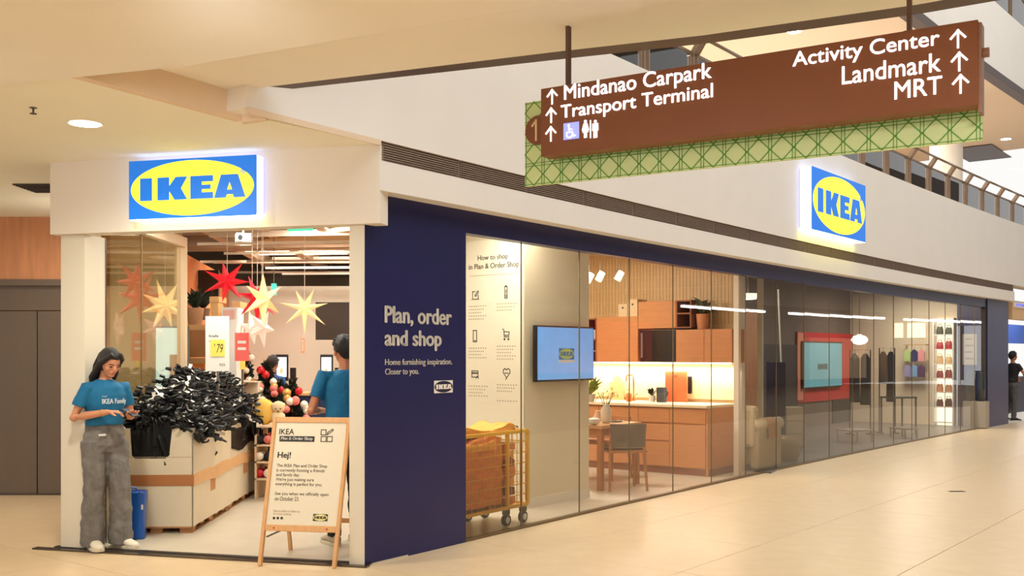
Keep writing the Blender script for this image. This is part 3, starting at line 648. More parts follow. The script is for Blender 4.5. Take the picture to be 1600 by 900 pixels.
# one folded umbrella
def umbrella_proto():
    t = empty('folded_umbrella', (0, 0, -5), 0, 'black folded umbrella with a white paper tag in the heaped bins', 'umbrella', 'black umbrellas heaped in the bins')
    b = MB(); n = 12; prof = [(-.11, .018), (-.095, .042), (-.02, .047), (.07, .04), (.105, .022)]
    rs = [[b.bm.verts.new((r*(1 if k % 2 else .72)*math.cos(2*PI*k/n), r*(1 if k % 2 else .72)*math.sin(2*PI*k/n), z)) for k in range(n)] for z, r in prof]
    for i in range(len(rs)-1):
        for k in range(n): b.bm.faces.new((rs[i][k], rs[i][(k+1) % n], rs[i+1][(k+1) % n], rs[i+1][k]))
    b.bm.faces.new(rs[0][::-1]); b.bm.faces.new(rs[-1]); b.build('folded_canopy', blackm, t)
    MB().tube([(0, 0, .12), (0, 0, .2)]+[(.028-.028*math.cos(a), 0, .2+.028*math.sin(a)) for a in (PI*.25, PI*.5, PI*.75, PI)]+[(.056, 0, .185)], .0085, 6).build('hook_handle', black, t)
    MB().lathe([(.014, -.2), (.017, -.15), (.012, -.148)], seg=6).build('tip', black, t)
    b = MB(); ag = [-.9, -.45, 0, .45, .9]
    for a1, a2 in zip(ag, ag[1:]): b.quad(*[(.045*math.sin(a), +.045*math.cos(a), z) for a, z in ((a1, -.03), (a2, -.03), (a2, .02), (a1, .02))])
    b.quad((.03, .034, .0), (.034, .03, .022), (.08, .06, .03), (.076, .064, -.004))
    b.build('paper_tag', M('tag_paper', rgb(226, 222, 212), .6), t)
    return t
proto = umbrella_proto(); cnt = 0
def heap_z(u, v_):   # u across -1..1, v along 0..1
    e = 1-min(1, abs(u))**2.2; f = (1-abs(2*v_-.92)**3.0*.85) if v_ < .46 else (1-abs((v_-.46)/.54)**2.2*.72)
    return .88+.50*max(0, e)*max(0, f)
def put_umbrella(x, y, z, rot):
    global cnt
    o = proto if cnt == 0 else copy_tree(proto)
    o.location = (x, y, z); o.rotation_euler = rot; cnt += 1
rr = random.Random(3)
for k in range(262):
    u = rr.uniform(-1.0, 1.0); v_ = rr.random()**1.15
    if k % 5 == 0: v_ = rr.uniform(0, .14)
    if k % 4 == 1: u = rr.uniform(.4, 1)
    z = heap_z(u, v_)-rr.uniform(0, .07)
    x = -3.05-.05*v_*2.7*.6+u*.33; y = 8.86+v_*2.55
    sx = rr.uniform(-1, 1)
    put_umbrella(x, y, z, (PI/2+rr.uniform(-.5, .5), rr.uniform(-.6, .6), rr.choice([0, PI, PI/2, -PI/2, .6, 2.5])+rr.uniform(-.7, .7)))
for k in range(9):     # seen in the cut-away front
    put_umbrella(-3.38+.15+.04*k*.75+rr.uniform(-.01, .01), 8.83+rr.uniform(.0, .05), .76+rr.uniform(0, .1), (rr.uniform(-.3, .3), rr.uniform(-.5, .5), rr.uniform(-1, 1)))
for x, y, z, r in ((-2.76, 9.55, .84, (PI, .25, .4)), (-2.74, 10.9, .80, (PI, -.1, PI/2)), (-2.73, 11.05, .76, (PI, .1, PI/2+.2)), (-2.74, 10.55, .9, (PI, .3, 1))): put_umbrella(x, y, z, r)
b = MB(); G = 14
vs = [[b.bm.verts.new((-3.05-.08*(j/G)+(-1+2*i/G)*.30, 8.83+j/G*2.6, heap_z(-1+2*i/G, j/G)-.09+.03*math.sin(i*3+j*5))) for i in range(G+1)] for j in range(G+1)]
for j in range(G):
    for i in range(G): b.bm.faces.new((vs[j][i], vs[j][i+1], vs[j+1][i+1], vs[j+1][i]))
r = bmesh.ops.extrude_face_region(b.bm, geom=b.bm.faces[:]); bmesh.ops.translate(b.bm, vec=(0, 0, -.2), verts=[g for g in r['geom'] if isinstance(g, bmesh.types.BMVert)])
b.build('umbrella_heap', blackm, kind='stuff', label='tangle of black umbrella fabric filling the bins beneath the loose umbrellas', cat='umbrellas')
b = MB().box(-3.28, -2.92, 8.815, 8.84, .66, .9); b.build('umbrella_heap', blackm, kind='stuff', label='dark umbrella fabric seen through the cut-away front of the nearer bin', cat='umbrellas')

# small blue bag
bag = empty('blue_bag', (-3.2, 8.57, 0.012), .1, 'shiny crumpled blue plastic bag standing on the floor beside the bins', 'bag')
b = MB(); rs = []
n = 28
for k, z in enumerate([0, .02, .1, .18, .26, .33, .385, .39]):
    ring = []
    for i in range(n):
        a = 2*PI*i/n; c_, s_ = math.cos(a), math.sin(a); e = .35
        wx = .128-.006*math.sin(z*14); wy = .07
        r_ = 1+.06*noise.noise(Vector((c_*3, s_*3, z*14)))
        ring.append(b.bm.verts.new((math.copysign(abs(c_)**e, c_)*wx*r_, math.copysign(abs(s_)**e, s_)*wy*r_, z+(.012*math.sin(i*1.7) if k > 5 else 0))))
    rs.append(ring)
for i in range(len(rs)-1):
    for k in range(n): b.bm.faces.new((rs[i][k], rs[i][(k+1) % n], rs[i+1][(k+1) % n], rs[i+1][k]))
b.bm.faces.new(rs[0][::-1]); b.bm.faces.new(rs[-1])
b.build('body', M('blue_plastic', rgb(14, 84, 176), .28, bump=.5, bs=14), bag, smooth=True)
MB().box(.112, .128, -.074, -.072, .25, .29).build('white_tag', white_p, bag)
MB().tube([(-.06, 0, .37), (-.05, 0, .42), (.0, -.01, .43), (.05, 0, .42), (.06, 0, .37)], .008, 6).build('handle', MATS['blue_plastic'], bag)
# ------------------------------------------------------------ PEOPLE
skin_m = M('skin', rgb(205, 142, 108), .5, var=.03, vs=10); skin_d = M('skin_tan', rgb(190, 122, 88), .5)
hair_m = M('black_hair', rgb(24, 19, 18), .45, bump=.6, bs=40, stretch=(14, 14, 1)); teal_m = M('teal_shirt', rgb(12, 104, 150), .8, var=.05, vs=12, bump=.15, bs=30)
jean_m = M('grey_denim', rgb(118, 114, 110), .85, var=.2, vs=9, bump=.3, bs=60, stretch=(2, 2, 1)); shoe_m = M('white_shoe', rgb(232, 222, 202), .6); dark_cloth = M('dark_cloth', rgb(30, 28, 30), .85)
def remesh(o, vox, sm=3):
    m = o.modifiers.new('remesh', 'REMESH'); m.mode = 'VOXEL'; m.voxel_size = vox; m.use_smooth_shade = True
    if sm: s = o.modifiers.new('smooth', 'SMOOTH'); s.iterations = sm; s.factor = .5
def person(loc, rz, H, label, p, shirt=teal_m, legs=jean_m, shoes=shoe_m, skin=skin_m, hair='short', group=None, vox=.0065, wide=0, coat=False, text_=None, extra=None):
    k = H/1.6; t = empty('person', loc, rz, label, 'person', group)
    V = lambda x, y, z: Vector((x, y, z))*k
    g = lambda n, d: Vector(p.get(n, d))*k
    bend = p.get('bend', 0)            # torso lean forward
    sh_y = -bend
    S = {s: g('shoulder'+s, (m*.148, sh_y, 1.27)) for s, m in (('R', -1), ('L', 1))}
    E_ = {s: g('elbow'+s, (m*.2, .03+sh_y, 1.04)) for s, m in (('R', -1), ('L', 1))}
    W = {s: g('wrist'+s, (m*.2, -.03, .82)) for s, m in (('R', -1), ('L', 1))}
    Hd = {s: Vector(p.get('hand'+s, (0, -.1, -1))).normalized() for s in 'RL'}
    Pn = {s: Vector(p.get('palm'+s, ((1 if s == 'R' else -1), 0, 0))).normalized() for s in 'RL'}
    hip = {s: g('hip'+s, (m*.085, 0, .85)) for s, m in (('R', -1), ('L', 1))}
    kn = {s: g('knee'+s, (m*.09, -.015, .46)) for s, m in (('R', -1), ('L', 1))}
    an = {s: g('ankle'+s, (m*.09, .02, .075)) for s, m in (('R', -1), ('L', 1))}
    ft = {s: Vector(p.get('foot'+s, ((-.15 if s == 'R' else .15), -1, 0))).normalized() for s in 'RL'}
    male = p.get('male', False); ws = 1.1 if male else 1
    TR = [(.78, .12, .09, 0), (.83, .148, .105, .005), (.9, .15, .102, .005), (.98, .128, .088, 0), (1.05, .118*ws, .082, -.002), (1.14, .135*ws, .092, -.006), (1.22, .152*ws, .1, -.004), (1.28, .132*ws, .086, .0), (1.315, .088*ws, .064, .004), (1.345, .055, .05, .004)]
    def ty(z): return sh_y*max(0, (z-.85))/.45
    hm = Matrix.Translation(V(0, sh_y, 1.36)) @ Euler(tuple(p.get('head', (0, 0, 0))), 'XYZ').to_matrix().to_4x4() @ Matrix.Translation(-V(0, 0, 1.36))
    b = MB()
    b.rings([(0, (cy+ty(z))*k, z*k, rx*k*.94, ry*k*.94) for z, rx, ry, cy in TR], 24)
    b.tube([V(0, ty(1.3)+.012, 1.31), V(0, ty(1.3)+.005, 1.36), hm @ V(0, .005, 1.44)], [.052*k, .045*k, .047*k], 14)
    b.ball(V(0, -.0, 1.505), .072*k, .09*k, .095*k, 3, hm); b.ball(V(0, -.035, 1.455), .052*k, .056*k, .068*k, 3, hm); b.ball(V(0, -.07, 1.415), .026*k, .022*k, .02*k, 2, hm)
    b.ball(V(0, -.098, 1.478), .0115*k, .016*k, .013*k, 2, hm); b.tube([hm @ V(0, -.083, 1.51), hm @ V(0, -.1, 1.48)], [.007*k, .011*k], 8)
    b.ball(V(0, -.089, 1.447), .022*k, .008*k, .009*k, 2, hm)
    for m in (-1, 1):
        b.ball(V(m*.072, .008, 1.485), .011*k, .02*k, .03*k, 2, hm)
        b.ball(V(m*.04, -.06, 1.47), .022*k, .022*k, .024*k, 2, hm)
    for s in 'RL':
        b.tube([S[s]*.6+Vector((0, sh_y*k*.4, 1.27*k*.4)), S[s], S[s].lerp(E_[s], .5), E_[s], E_[s].lerp(W[s], .35), W[s]], [.04*k, .041*k, .036*k, .032*k, .033*k, .022*k], 14)
        b.ball(E_[s], .034*k); b.ball(S[s], .04*k)
        b.tube([hip[s], hip[s].lerp(kn[s], .5), kn[s], kn[s].lerp(an[s], .35), an[s]], [.085*k, .073*k, .052*k, .05*k, .034*k], 14)
        # hand: palm, four fingers, thumb
        d = Hd[s]; n_ = (Pn[s]-d*Pn[s].dot(d)).normalized(); sd = d.cross(n_).normalized(); wv = W[s]
        q_ = Matrix((sd, n_, d)).transposed().to_4x4(); MM = Matrix.Translation(wv) @ q_
        b.tube([wv-d*.01, wv+d*.03*k, wv+d*.078*k], [(.02*k, .017*k), (.036*k, .014*k), (.036*k, .012*k)], 12)
        cu = p.get('curl'+s, .5); th_sign = p.get('thumb'+s, 1)
        for i_, (off, ln) in enumerate(((-.03, .06), (-.01, .07), (.01, .066), (.03, .05))):
            base = Vector((off, 0, .072))*k; a1 = cu*.6; a2 = cu*1.5
            m1 = base+Vector((0, math.sin(a1), math.cos(a1)))*ln*.5*k; m2 = m1+Vector((0, math.sin(a2), math.cos(a2)))*ln*.5*k
            b.tube([MM @ (base-Vector((0, 0, .015))), MM @ m1, MM @ m2], [.0085*k, .008*k, .0065*k], 8)
        tb = Vector((-.026*th_sign, .004, .025))*k; t1 = tb+Vector((-.028*th_sign, .012, .022))*k; t2 = t1+Vector((-.006*th_sign, .014, .026))*k
        b.tube([MM @ tb, MM @ t1, MM @ t2], [.011*k, .0095*k, .0075*k], 8)
    bo = b.build('body', skin, t); remesh(bo, vox*.8, 2)
    # face
    for m in (-1, 1):
        b = MB(); b.ball(V(m*.03, -.083, 1.497), .012*k, .006*k, .0045*k, 2, hm); b.build('eye', M('eye_dark', rgb(40, 26, 22), .3), t)
        MB().tube([hm @ V(m*.015, -.09, 1.517), hm @ V(m*.032, -.09, 1.522), hm @ V(m*.05, -.078, 1.516)], .0032*k, 6).build('eyebrow', hair_m, t)
    MB().ball(V(0, -.0965, 1.447), .019*k, .004*k, .0065*k, 2, hm).build('lips', M('lips', rgb(176, 84, 76), .5), t)
    # hair
    b = MB(); r = bmesh.ops.create_icosphere(b.bm, subdivisions=4, radius=1)['verts']
    for v in r:
        c = v.co; 
        # carve the face side
        f = 1.0
        if c.y < -.3 and c.z < .42: f = .8
        elif hair == 'short' and c.z < -.45 and c.y < .35: f = .72
        v.co = Vector((c.x*.084*f, c.y*.103*f+.008, c.z*.106*f))
    bmesh.ops.transform(b.bm, matrix=hm @ Matrix.Translation(V(0, 0, 1.51)) @ Matrix.Scale(k, 4), verts=r)
    if hair == 'long':
        top = hm @ V(0, .06, 1.53); mid = hm @ V(0, .085, 1.42)
        b.tube([top, mid, V(-.01, sh_y+.1, 1.28), V(-.015, sh_y+.11, 1.16)], [(.07*k, .05*k), (.078*k, .04*k), (.075*k, .028*k), (.04*k, .012*k)], 16)
        for m in (-1, 1):
            b.tube([hm @ V(m*.03, -.06, 1.595), hm @ V(m*.068, -.045, 1.545), hm @ V(m*.08, .0, 1.48), V(m*.085, sh_y+.05, 1.36), V(m*.075, sh_y+.075, 1.25)], [.02*k, .022*k, .024*k, .028*k, .012*k], 10)
    if hair == 'short':
        for i_ in range(46):
            a = rr.uniform(0, 2*PI); e = rr.uniform(.15, 1.4); c = Vector((math.cos(a)*math.cos(e)*.08, math.sin(a)*math.cos(e)*.1+.008, math.sin(e)*.1+1.51))
            if c.y < -.06 and c.z < 1.56: continue
            d_ = Vector((c.x, c.y, c.z-1.5)).normalized(); b.tube([hm @ (c*k), hm @ ((c+d_*.014+Vector((rr.uniform(-.01, .01), -.01, .0)))*k)], [.012*k, .004*k], 6)
    ho = b.build('hair', hair_m, t); remesh(ho, .006, 1)
    # shirt
    b = MB(); hemz = p.get('hem', .86)
    TS_ = [(z, rx, ry, cy) for z, rx, ry, cy in TR if z > .82]
    rs = [(0, (ty(z)+cy)*k, z*k, (rx+.012+(.01 if z < 1.15 else 0))*k, (ry+.014+(.014 if z < 1.15 else 0))*k) for z, rx, ry, cy in TS_ if z < 1.34 and z > hemz]
    if coat: rs = [(0, 0, .48*k, .2*k, .16*k), (0, 0, .7*k, .18*k, .145*k)]+rs
    rs.append((0, (ty(1.34)+.004)*k, 1.338*k, .066*k, .06*k)); b.rings(rs, 28)
    for s in 'RL':
        f = 1.0 if coat or p.get('sleeves') else .62
        pts = [S[s]*.55+Vector((0, sh_y*k*.45, 1.275*k*.45)), S[s]+Vector((0, 0, .0)), S[s].lerp(E_[s], min(1, f)*.5), S[s].lerp(E_[s], f)]; R_ = [.05*k, .06*k, .055*k, .055*k]
        if f == 1.0: pts += [E_[s].lerp(W[s], .5), W[s].lerp(E_[s], .08)]; R_ = [.05*k, .05*k, .05*k, .046*k, .042*k, .036*k]
        b.tube(pts, R_, 16)
    so = b.build('shirt' if not coat else 'coat', shirt, t); remesh(so, vox, 3)
    tx = D.textures.get('folds') or D.textures.new('folds', 'CLOUDS'); tx.noise_scale = .12
    dm = so.modifiers.new('folds', 'DISPLACE'); dm.texture = tx; dm.strength = .018*k; dm.mid_level = .5; dm.texture_coords = 'LOCAL'
    # trousers
    b = MB(); b.rings([(0, ty(z)*0, z*k, (rx+.012)*k, (ry+.012)*k) for z, rx, ry in ((.76, .12, .085), (.82, .147, .105), (.9, .15, .102), (.965, .126, .09), (.985, .122, .086))], 24)
    for s in 'RL':
        d = an[s]-kn[s]; hem = kn[s]+d*(1.12 if wide else 1.02)
        if wide: R_ = [.098*k, .092*k, .082*k, .088*k, (.096*k, .104*k)]
        else: R_ = [.096*k, .084*k, .065*k, .06*k, .05*k]
        b.tube([hip[s], hip[s].lerp(kn[s], .5), kn[s], kn[s].lerp(hem, .5), hem], R_, 18)
    tr = b.build('trousers', legs, t); remesh(tr, vox, 3)
    tx2 = D.textures.get('folds2') or D.textures.new('folds2', 'CLOUDS'); tx2.noise_scale = .09
    dm = tr.modifiers.new('folds', 'DISPLACE'); dm.texture = tx2; dm.strength = .03*k; dm.mid_level = .5; dm.texture_coords = 'LOCAL'
    for s in 'RL':
        f_ = ft[s]; a0 = an[s]; x = f_.cross(Vector((0, 0, 1))).normalized(); mm = Matrix((x, f_, Vector((0, 0, 1)))).transposed().to_4x4(); mm = Matrix.Translation((a0.x, a0.y, a0.z-.075*k)) @ mm @ Matrix.Scale(k, 4)
        b = MB(); rs = []
        for y, w_, h_ in ((-.065, .026, .05), (-.05, .036, .075), (0, .036, .09), (.05, .038, .085), (.1, .046, .06), (.15, .046, .045), (.185, .03, .034), (.197, .012, .024)):
            rs.append([b.bm.verts.new(mm @ Vector((w_*math.cos(2*PI*i/16), y, .012+max(-.0, h_/2+h_/2*math.sin(2*PI*i/16))))) for i in range(16)])
        for i in range(len(rs)-1):
            for j in range(16): b.bm.faces.new((rs[i][j], rs[i][(j+1) % 16], rs[i+1][(j+1) % 16], rs[i+1][j]))
        b.bm.faces.new(rs[0]); b.bm.faces.new(rs[-1][::-1])
        so_ = b.build('shoe', shoes, t, smooth=True)
        b = MB(); pr = [(.028, -.068), (.042, -.03), (.04, .02), (.05, .09), (.048, .155), (.03, .195), (-.03, .195), (-.048, .155), (-.05, .09), (-.038, .02), (-.04, -.03), (-.028, -.068)]
        b.prism(pr, 0, .024).xf(mm).build('sole', M('shoe_sole', rgb(222, 212, 190), .7), so_, bevel=.004)
    if text_:
        o = text(text_[0], text_[1]*k, text_[2]*k, text_[3]*k, text_[4]*k, M('shirt_print', rgb(225, 235, 240), .7), t, 0, .0, .02, 'shirt_print')
        bm = bmesh.new(); bm.from_mesh(o.data); bmesh.ops.subdivide_edges(bm, edges=[e for e in bm.edges if e.calc_length() > .02], cuts=2)
        for v in bm.verts:
            u = v.co.x/(.185*k); v.co.y = -(.138*k)*math.sqrt(max(.05, 1-u*u))-.006
        bm.to_mesh(o.data); bm.free()
        if len(text_) > 5:
            o = text(text_[5], text_[1]*k, (text_[1]+.035)*k, (text_[4]+.012)*k, (text_[4]+.026)*k, MATS['shirt_print'], t, 0, .0, .01, 'shirt_print')
            for v in o.data.vertices: u = v.co.x/(.185*k); v.co.y = -(.138*k)*math.sqrt(max(.05, 1-u*u))-.006
    return t
g0 = gnd(163, 853)
girl = person((-3.25, 8.17, .012), .78, 1.6, 'woman in blue t-shirt and wide grey jeans at the door post looking at a phone',
    dict(hem=.95, head=(.5, 0, .1), elbowR=(-.235, .02, 1.045), wristR=(-.06, -.2, 1.09), handR=(.8, -.55, .02), palmR=(0, 0, -1), curlR=.7,
         elbowL=(.215, .0, 1.04), wristL=(.1, -.225, 1.06), handL=(-.25, -.95, .1), palmL=(0, 0, 1), curlL=.5, ankleL=(.105, -.06, .075), kneeL=(.1, -.06, .46), footR=(-.1, -1, 0), footL=(.25, -1, 0), bend=.015),
    hair='long', wide=1, text_=('IKEA Family', -.075, .125, 1.14, 1.19, 'Hej!'))
ph = MB().box(-.036, .036, -.075, .075, -.004, .004).build('x', black, None, bevel=.003); ph.name = 'phone'; tag(ph, 'black mobile phone held in the hands of the woman in the blue t-shirt', 'phone')
gm = Matrix.Translation(girl.location) @ Matrix.Rotation(.78, 4, 'Z')
ph.matrix_world = gm @ Matrix.Translation((.075, -.3, 1.085)) @ Euler((.35, 0, .25)).to_matrix().to_4x4()
MB().box(-.032, .032, -.07, .07, .0042, .0048).build('display', M('phone_display', rgb(80, 90, 100), .1, emis=.3), ph)
br = MB().tube([(.0+.026*math.cos(a*PI/6), .026*math.sin(a*PI/6), 0) for a in range(13)], .004, 6).build('bracelet', M('brass', rgb(200, 160, 90), .3, .8), girl); br.matrix_local = Matrix.Translation((-.09, -.165, 1.083)) @ Vector((.17, -.22, .045)).to_track_quat('Z', 'Y').to_matrix().to_4x4()
MB().box(-.1, -.045, -.128, -.12, .9, .915).build('jean_label', white_p, girl)

man = person((-1.36, 8.33, .012), PI+.45, 1.69, 'man in blue t-shirt seen from behind, standing behind the wooden A-frame board',
    dict(male=True, head=(.12, 0, .1), elbowR=(-.24, .05, 1.04), wristR=(-.16, -.2, 1.0), handR=(.3, -1, 0), elbowL=(.27, .03, 1.03), wristL=(.12, -.2, 1.02), handL=(-.5, -1, 0), palmL=(0, 0, -1), shoulderR=(-.17, 0, 1.29), shoulderL=(.17, 0, 1.29)),
    legs=dark_cloth, shoes=M('grey_sneaker', rgb(190, 176, 156), .7), skin=skin_d, hair='short')
q = at(425, 600, 13.6)
person((q.x, 13.6, .012), PI-.2, 1.52, 'person with short black hair and blue top facing the far kiosk screens', dict(male=True, head=(.15, 0, 0)), shirt=M('navy_shirt', rgb(30, 72, 130), .8), legs=dark_cloth, skin=skin_d, hair='short', vox=.012)
q = gnd(1588, 658)
person((q.x-.12, q.y, .0), 1.9, 1.62, 'person in black top and grey trousers at the right edge past the navy pillar', dict(male=True, bend=.05, elbowR=(-.25, -.12, 1.1), wristR=(-.1, -.3, 1.0), elbowL=(.25, -.1, 1.1), wristL=(.1, -.3, 1.02), kneeL=(.1, -.12, .46), ankleL=(.1, .1, .09)), shirt=dark_cloth, legs=M('grey_trousers', rgb(92, 88, 86), .85), shoes=black, skin=skin_d, hair='short', vox=.012)

# ------------------------------------------------------------ SHOP: walls
shopw = M('shop_wall', rgb(232, 226, 210), .8)
MB().box(-7, .2, 16.0, 16.2, 0.012, 2.62).build('wall_rear', shopw, kind='structure')
MB().box(-7, .4, 17.3, 17.4, 0.012, 4.0).build('wall_plenum', M('plenum_dark', rgb(104, 88, 70), .9), kind='structure')
cs = empty('ceiling_shop', kind='structure')
b = MB(); pts = [(-8, 8.3), (-3.4, 8.3), (-1.0, 7.7)]+[tuple(F(s, .22)) for s in range(0, 20, 2)]+[tuple(I(19.5, 8)[:2]), (-8, 17.4)]
b.prism(pts, 3.55, 3.65).build('ceiling_slab', M('dark_ceiling', rgb(66, 52, 40), .9), cs)
beam_m = M('ceiling_beam', rgb(206, 176, 148), .6); pipe_m = M('ceiling_pipe', rgb(236, 220, 200), .5); duct_m = M('duct', rgb(150, 118, 92), .7)
def lim(y): return min(.6, A0.x+(y-7.49)*.788-.45)
for k in range(9):
    MB().bar((-3.6+.0, 9.0+k*.8, 2.98+.02*(k % 2)), (lim(8.2+k*.86), 8.2+k*.86, 2.98+.02*(k % 2)), .05, .07).build('ceiling_pipe', pipe_m, cs)
for k in range(6):
    MB().bar((-3.4+k*.62, 8.6+max(0, k-2)*.75, 3.12), (-3.9+k*.8, 16.9, 3.0), .12, .14).build('ceiling_beam', beam_m, cs)
for k in range(4): MB().bar((-5.2, 10.3+k*1.8, 3.3), (lim(9.2+k*1.9), 9.2+k*1.9, 3.3), .35, .25).build('duct', duct_m, cs)
for k in range(7): MB().bar((-4.4, 12.6+k*.62, 2.86+.05*(k % 3)), (lim(12.2+k*.7)-.2, 12.0+k*.72, 2.86+.05*(k % 3)), .03, .035).build('ceiling_pipe', beam_m, cs)
for k in range(5): MB().bar((-3.5, 11.4+k*1.05, 2.78), (lim(11.0+k*1.15), 11.0+k*1.15, 2.8), .025, .03).build('wire_tray', pipe_m, cs)
# projector
q = at(380, 374, 9.6); t = empty('ceiling_projector', q, .3, 'white boxy projector hanging under the shop ceiling near the doorway', 'projector')
MB().box(-.07, .07, -.08, .08, -.03, .05).build('housing', white_p, t, bevel=.006); MB().lathe([(.022, -.005), (.022, .02)], seg=14).xf(Matrix.Translation((-.03, -.08, .01)) @ Matrix.Rotation(PI/2, 4, 'X')).build('lens', black, t); MB().box(-.008, .008, -.008, .008, .05, .9).build('mount', pipe_m, t)
q = at(469, 357, 8.4); t = empty('exit_sign', q, -.2, 'glowing green exit sign edge below the white fascia', 'sign'); MB().box(-.11, .11, -.01, .01, -.02, .06).build('plate', M('exit_green', rgb(60, 200, 160), emis=.9, ec=rgb(80, 225, 180)), t); MB().box(-.004, .004, -.004, .004, .06, .9).build('rod', grey_m, t)
q = at(428, 452, 12.5); t = empty('exit_sign', q, -.2, 'small green exit sign far inside the shop beside the paper stars', 'sign'); MB().box(-.03, .03, -.01, .01, -.07, .07).build('plate', MATS['exit_green'], t); MB().box(-.004, .004, -.004, .004, .07, 1.1).build('rod', grey_m, t)
# left side glass wall along the bins and the partition behind it
sw = empty('window_2', kind='structure')
for y0, y1 in ((8.3, 9.45), (9.47, 10.55)): MB().box(-3.425, -3.417, y0, y1, .02, 2.66).build('pane', glass_r, sw)
MB().box(-3.45, -3.37, 10.55, 10.63, .012, 2.66).build('frame_post', M('frame_cream', rgb(222, 196, 164), .6), sw)
MB().box(-3.45, -3.37, 8.3, 10.63, 2.66, 2.76).build('header', MATS['frame_cream'], sw)
MB().box(-3.425, -3.418, 9.453, 9.467, .02, 2.66).build('joint', MATS['silicone_joint'], sw)
wi = empty('wall_partition', kind='structure')
MB().box(-6, -4.6, 11.9, 12.0, .012, 3.2).build('brown_panel', wood_wall, wi); MB().box(-4.63, -3.86, 11.8, 12.0, .012, 3.2).build('beige_panel', M('beige_panel', rgb(206, 184, 138), .75, var=.03, vs=3), wi)
q = at(262, 560, 11.3); t = empty('glow_panel', (q.x, 11.5, 1.0), 0, 'pale blue glowing display panel behind the side glass by the paper star', 'screen'); MB().box(-.2, .14, 0, .04, -.2, .85).build('panel', M('pale_glow', rgb(200, 225, 225), emis=.8, ec=rgb(190, 220, 218)), t); MB().box(-.22, .16, .04, .06, -1, .87).build('stand', grey_m, t); MB().box(-.04, .04, -.012, 0, .25, .55).build('label', M('tan_label', rgb(206, 160, 110), .6), t)
# orange wall, screen, plants, shelving left rear
ow = empty('wall_orange', kind='structure')
MB().prism([(-3.86, 12.02), (-4.42, 15.98), (-4.5, 15.98), (-3.94, 12.02)], .012, 2.75).build('orange_panel', M('orange_wall', rgb(222, 134, 78), .75, var=.05, vs=2), ow)
def bxthing(name, cat, label, px0, px1, py0, py1, Y, dep, mat, extra=None, bevel=.004, group=None):
    a_ = at(px0, py1, Y); c_ = at(px1, py0, Y); t = empty(name, (a_.x, Y, a_.z), 0, label, cat, group)
    w_, h_ = c_.x-a_.x, c_.z-a_.z
    MB().box(0, w_, 0, dep, 0, h_).build('body', mat, t, bevel=bevel)
    if extra: extra(t, w_, h_)
    return t
bxthing('wall_screen', 'screen', 'dark flat screen on the orange wall behind the red paper star', 309, 341, 422, 472, 13.0, .05, M('dark_screen', rgb(30, 27, 26), .3))
def lid(t, w_, h_): MB().box(-.01, w_+.01, -.01, .3, h_-.06, h_+.005).build('lid', MATS['lightbox'] if 'lightbox' in MATS else M('lightbox', rgb(214, 166, 110), .7), t)
bxthing('storage_box', 'box', 'large tan cardboard box on the shelf below the potted plants', 288, 323, 508, 558, 11.9, .4, cardin, lid)
bxthing('storage_box', 'box', 'warm orange box beneath the tan box on the left shelf', 286, 320, 560, 590, 11.9, .4, M('orange_box', rgb(226, 128, 60), .7), lid)
bxthing('storage_box', 'box', 'narrow upright cream carton left of the white tower behind the price sign', 329, 341, 464, 766, 11.6, .2, M('lightbox', rgb(246, 206, 150), .7), lid)
bxthing('storage_box', 'box', 'narrow upright cream carton right of the white tower behind the price sign', 364, 374, 472, 766, 11.6, .2, MATS['lightbox'], lid)
bxthing('shelf_tower', 'shelf', 'tall white display tower behind the price sign board', 346, 369, 480, 773, 11.2, .3, white_p, lambda t, w_, h_: MB().box(.02, w_-.02, -.01, 0, h_-.13, h_-.03).build('label', M('pink_label', rgb(240, 190, 180), .6), t))
bxthing('storage_box', 'box', 'large open beige cardboard box right behind the umbrella heap', 356, 403, 596, 759, 12.0, .6, card, lambda t, w_, h_: MB().box(.0, w_, -.12, 0, h_-.01, h_).build('flap', card, t))
t = empty('shelf_unit', (at(284, 590, 11.9).x, 11.88, .012), 0, 'pale wooden shelf carrying the tan and orange boxes at left', 'shelf')
ZS = at(284, 590, 11.9).z-.014
for x in (0, .27): MB().box(x, x+.02, 0, .42, 0, ZS-.02).build('side_panel', cardin, t)
for z in (.3, .75, ZS-.02): MB().box(0, .29, 0, .42, z, z+.02).build('shelf_board', cardin, t)
# price signs
def price_sign(name, px0, px1, py0, py1, Y, mat, label):
    a_ = at(px0, py1, Y); c_ = at(px1, py0, Y); t = empty(name, (a_.x, Y, a_.z), -.03, label, 'sign')
    w_, h_ = c_.x-a_.x, c_.z-a_.z; MB().box(0, w_, 0, .012, 0, h_).build('board', mat, t); MB().box(w_/2-.01, w_/2+.01, .012, .03, -.5, h_).build('pole', grey_m, t); return t, w_, h_
t, w_, h_ = price_sign('price_sign', 321, 358, 494, 580, 9.75, white_p, 'white price board with a yellow ticket reading 79 above the umbrella heap')
MB().box(.05, w_-.04, -.005, 0, .14, .30).build('yellow_ticket', M('ticket_yellow', rgb(250, 226, 100), .6), t)
o = text('79', w_*.48, w_*.76, .175, .26, ink, t, -.005, .001, .0, shear=.25); o = text("'", w_*.38, w_*.42, .235, .26, ink, t, -.005, .001, .0, shear=.2)
text('Knalla', .035, w_*.55, h_-.2, h_-.175, ink, t, 0, .001, .01); text('umbrella', .035, w_*.8, h_-.245, h_-.22, body, t, 0, .001, .0); text('IKEA', w_*.6, w_*.85, .05, .075, body, t, 0, .001, .0)
t, w_, h_ = price_sign('price_sign', 367, 389, 520, 564, 10.9, M('coral_board', rgb(238, 106, 98), .6), 'coral red sale board with a small yellow tag right of the white price board')
for k in (0, 1): MB().box(w_*.2, w_*.8, -.003, 0, h_*.62-k*.07, h_*.62-k*.07+.03).build('white_line', white_p, t)
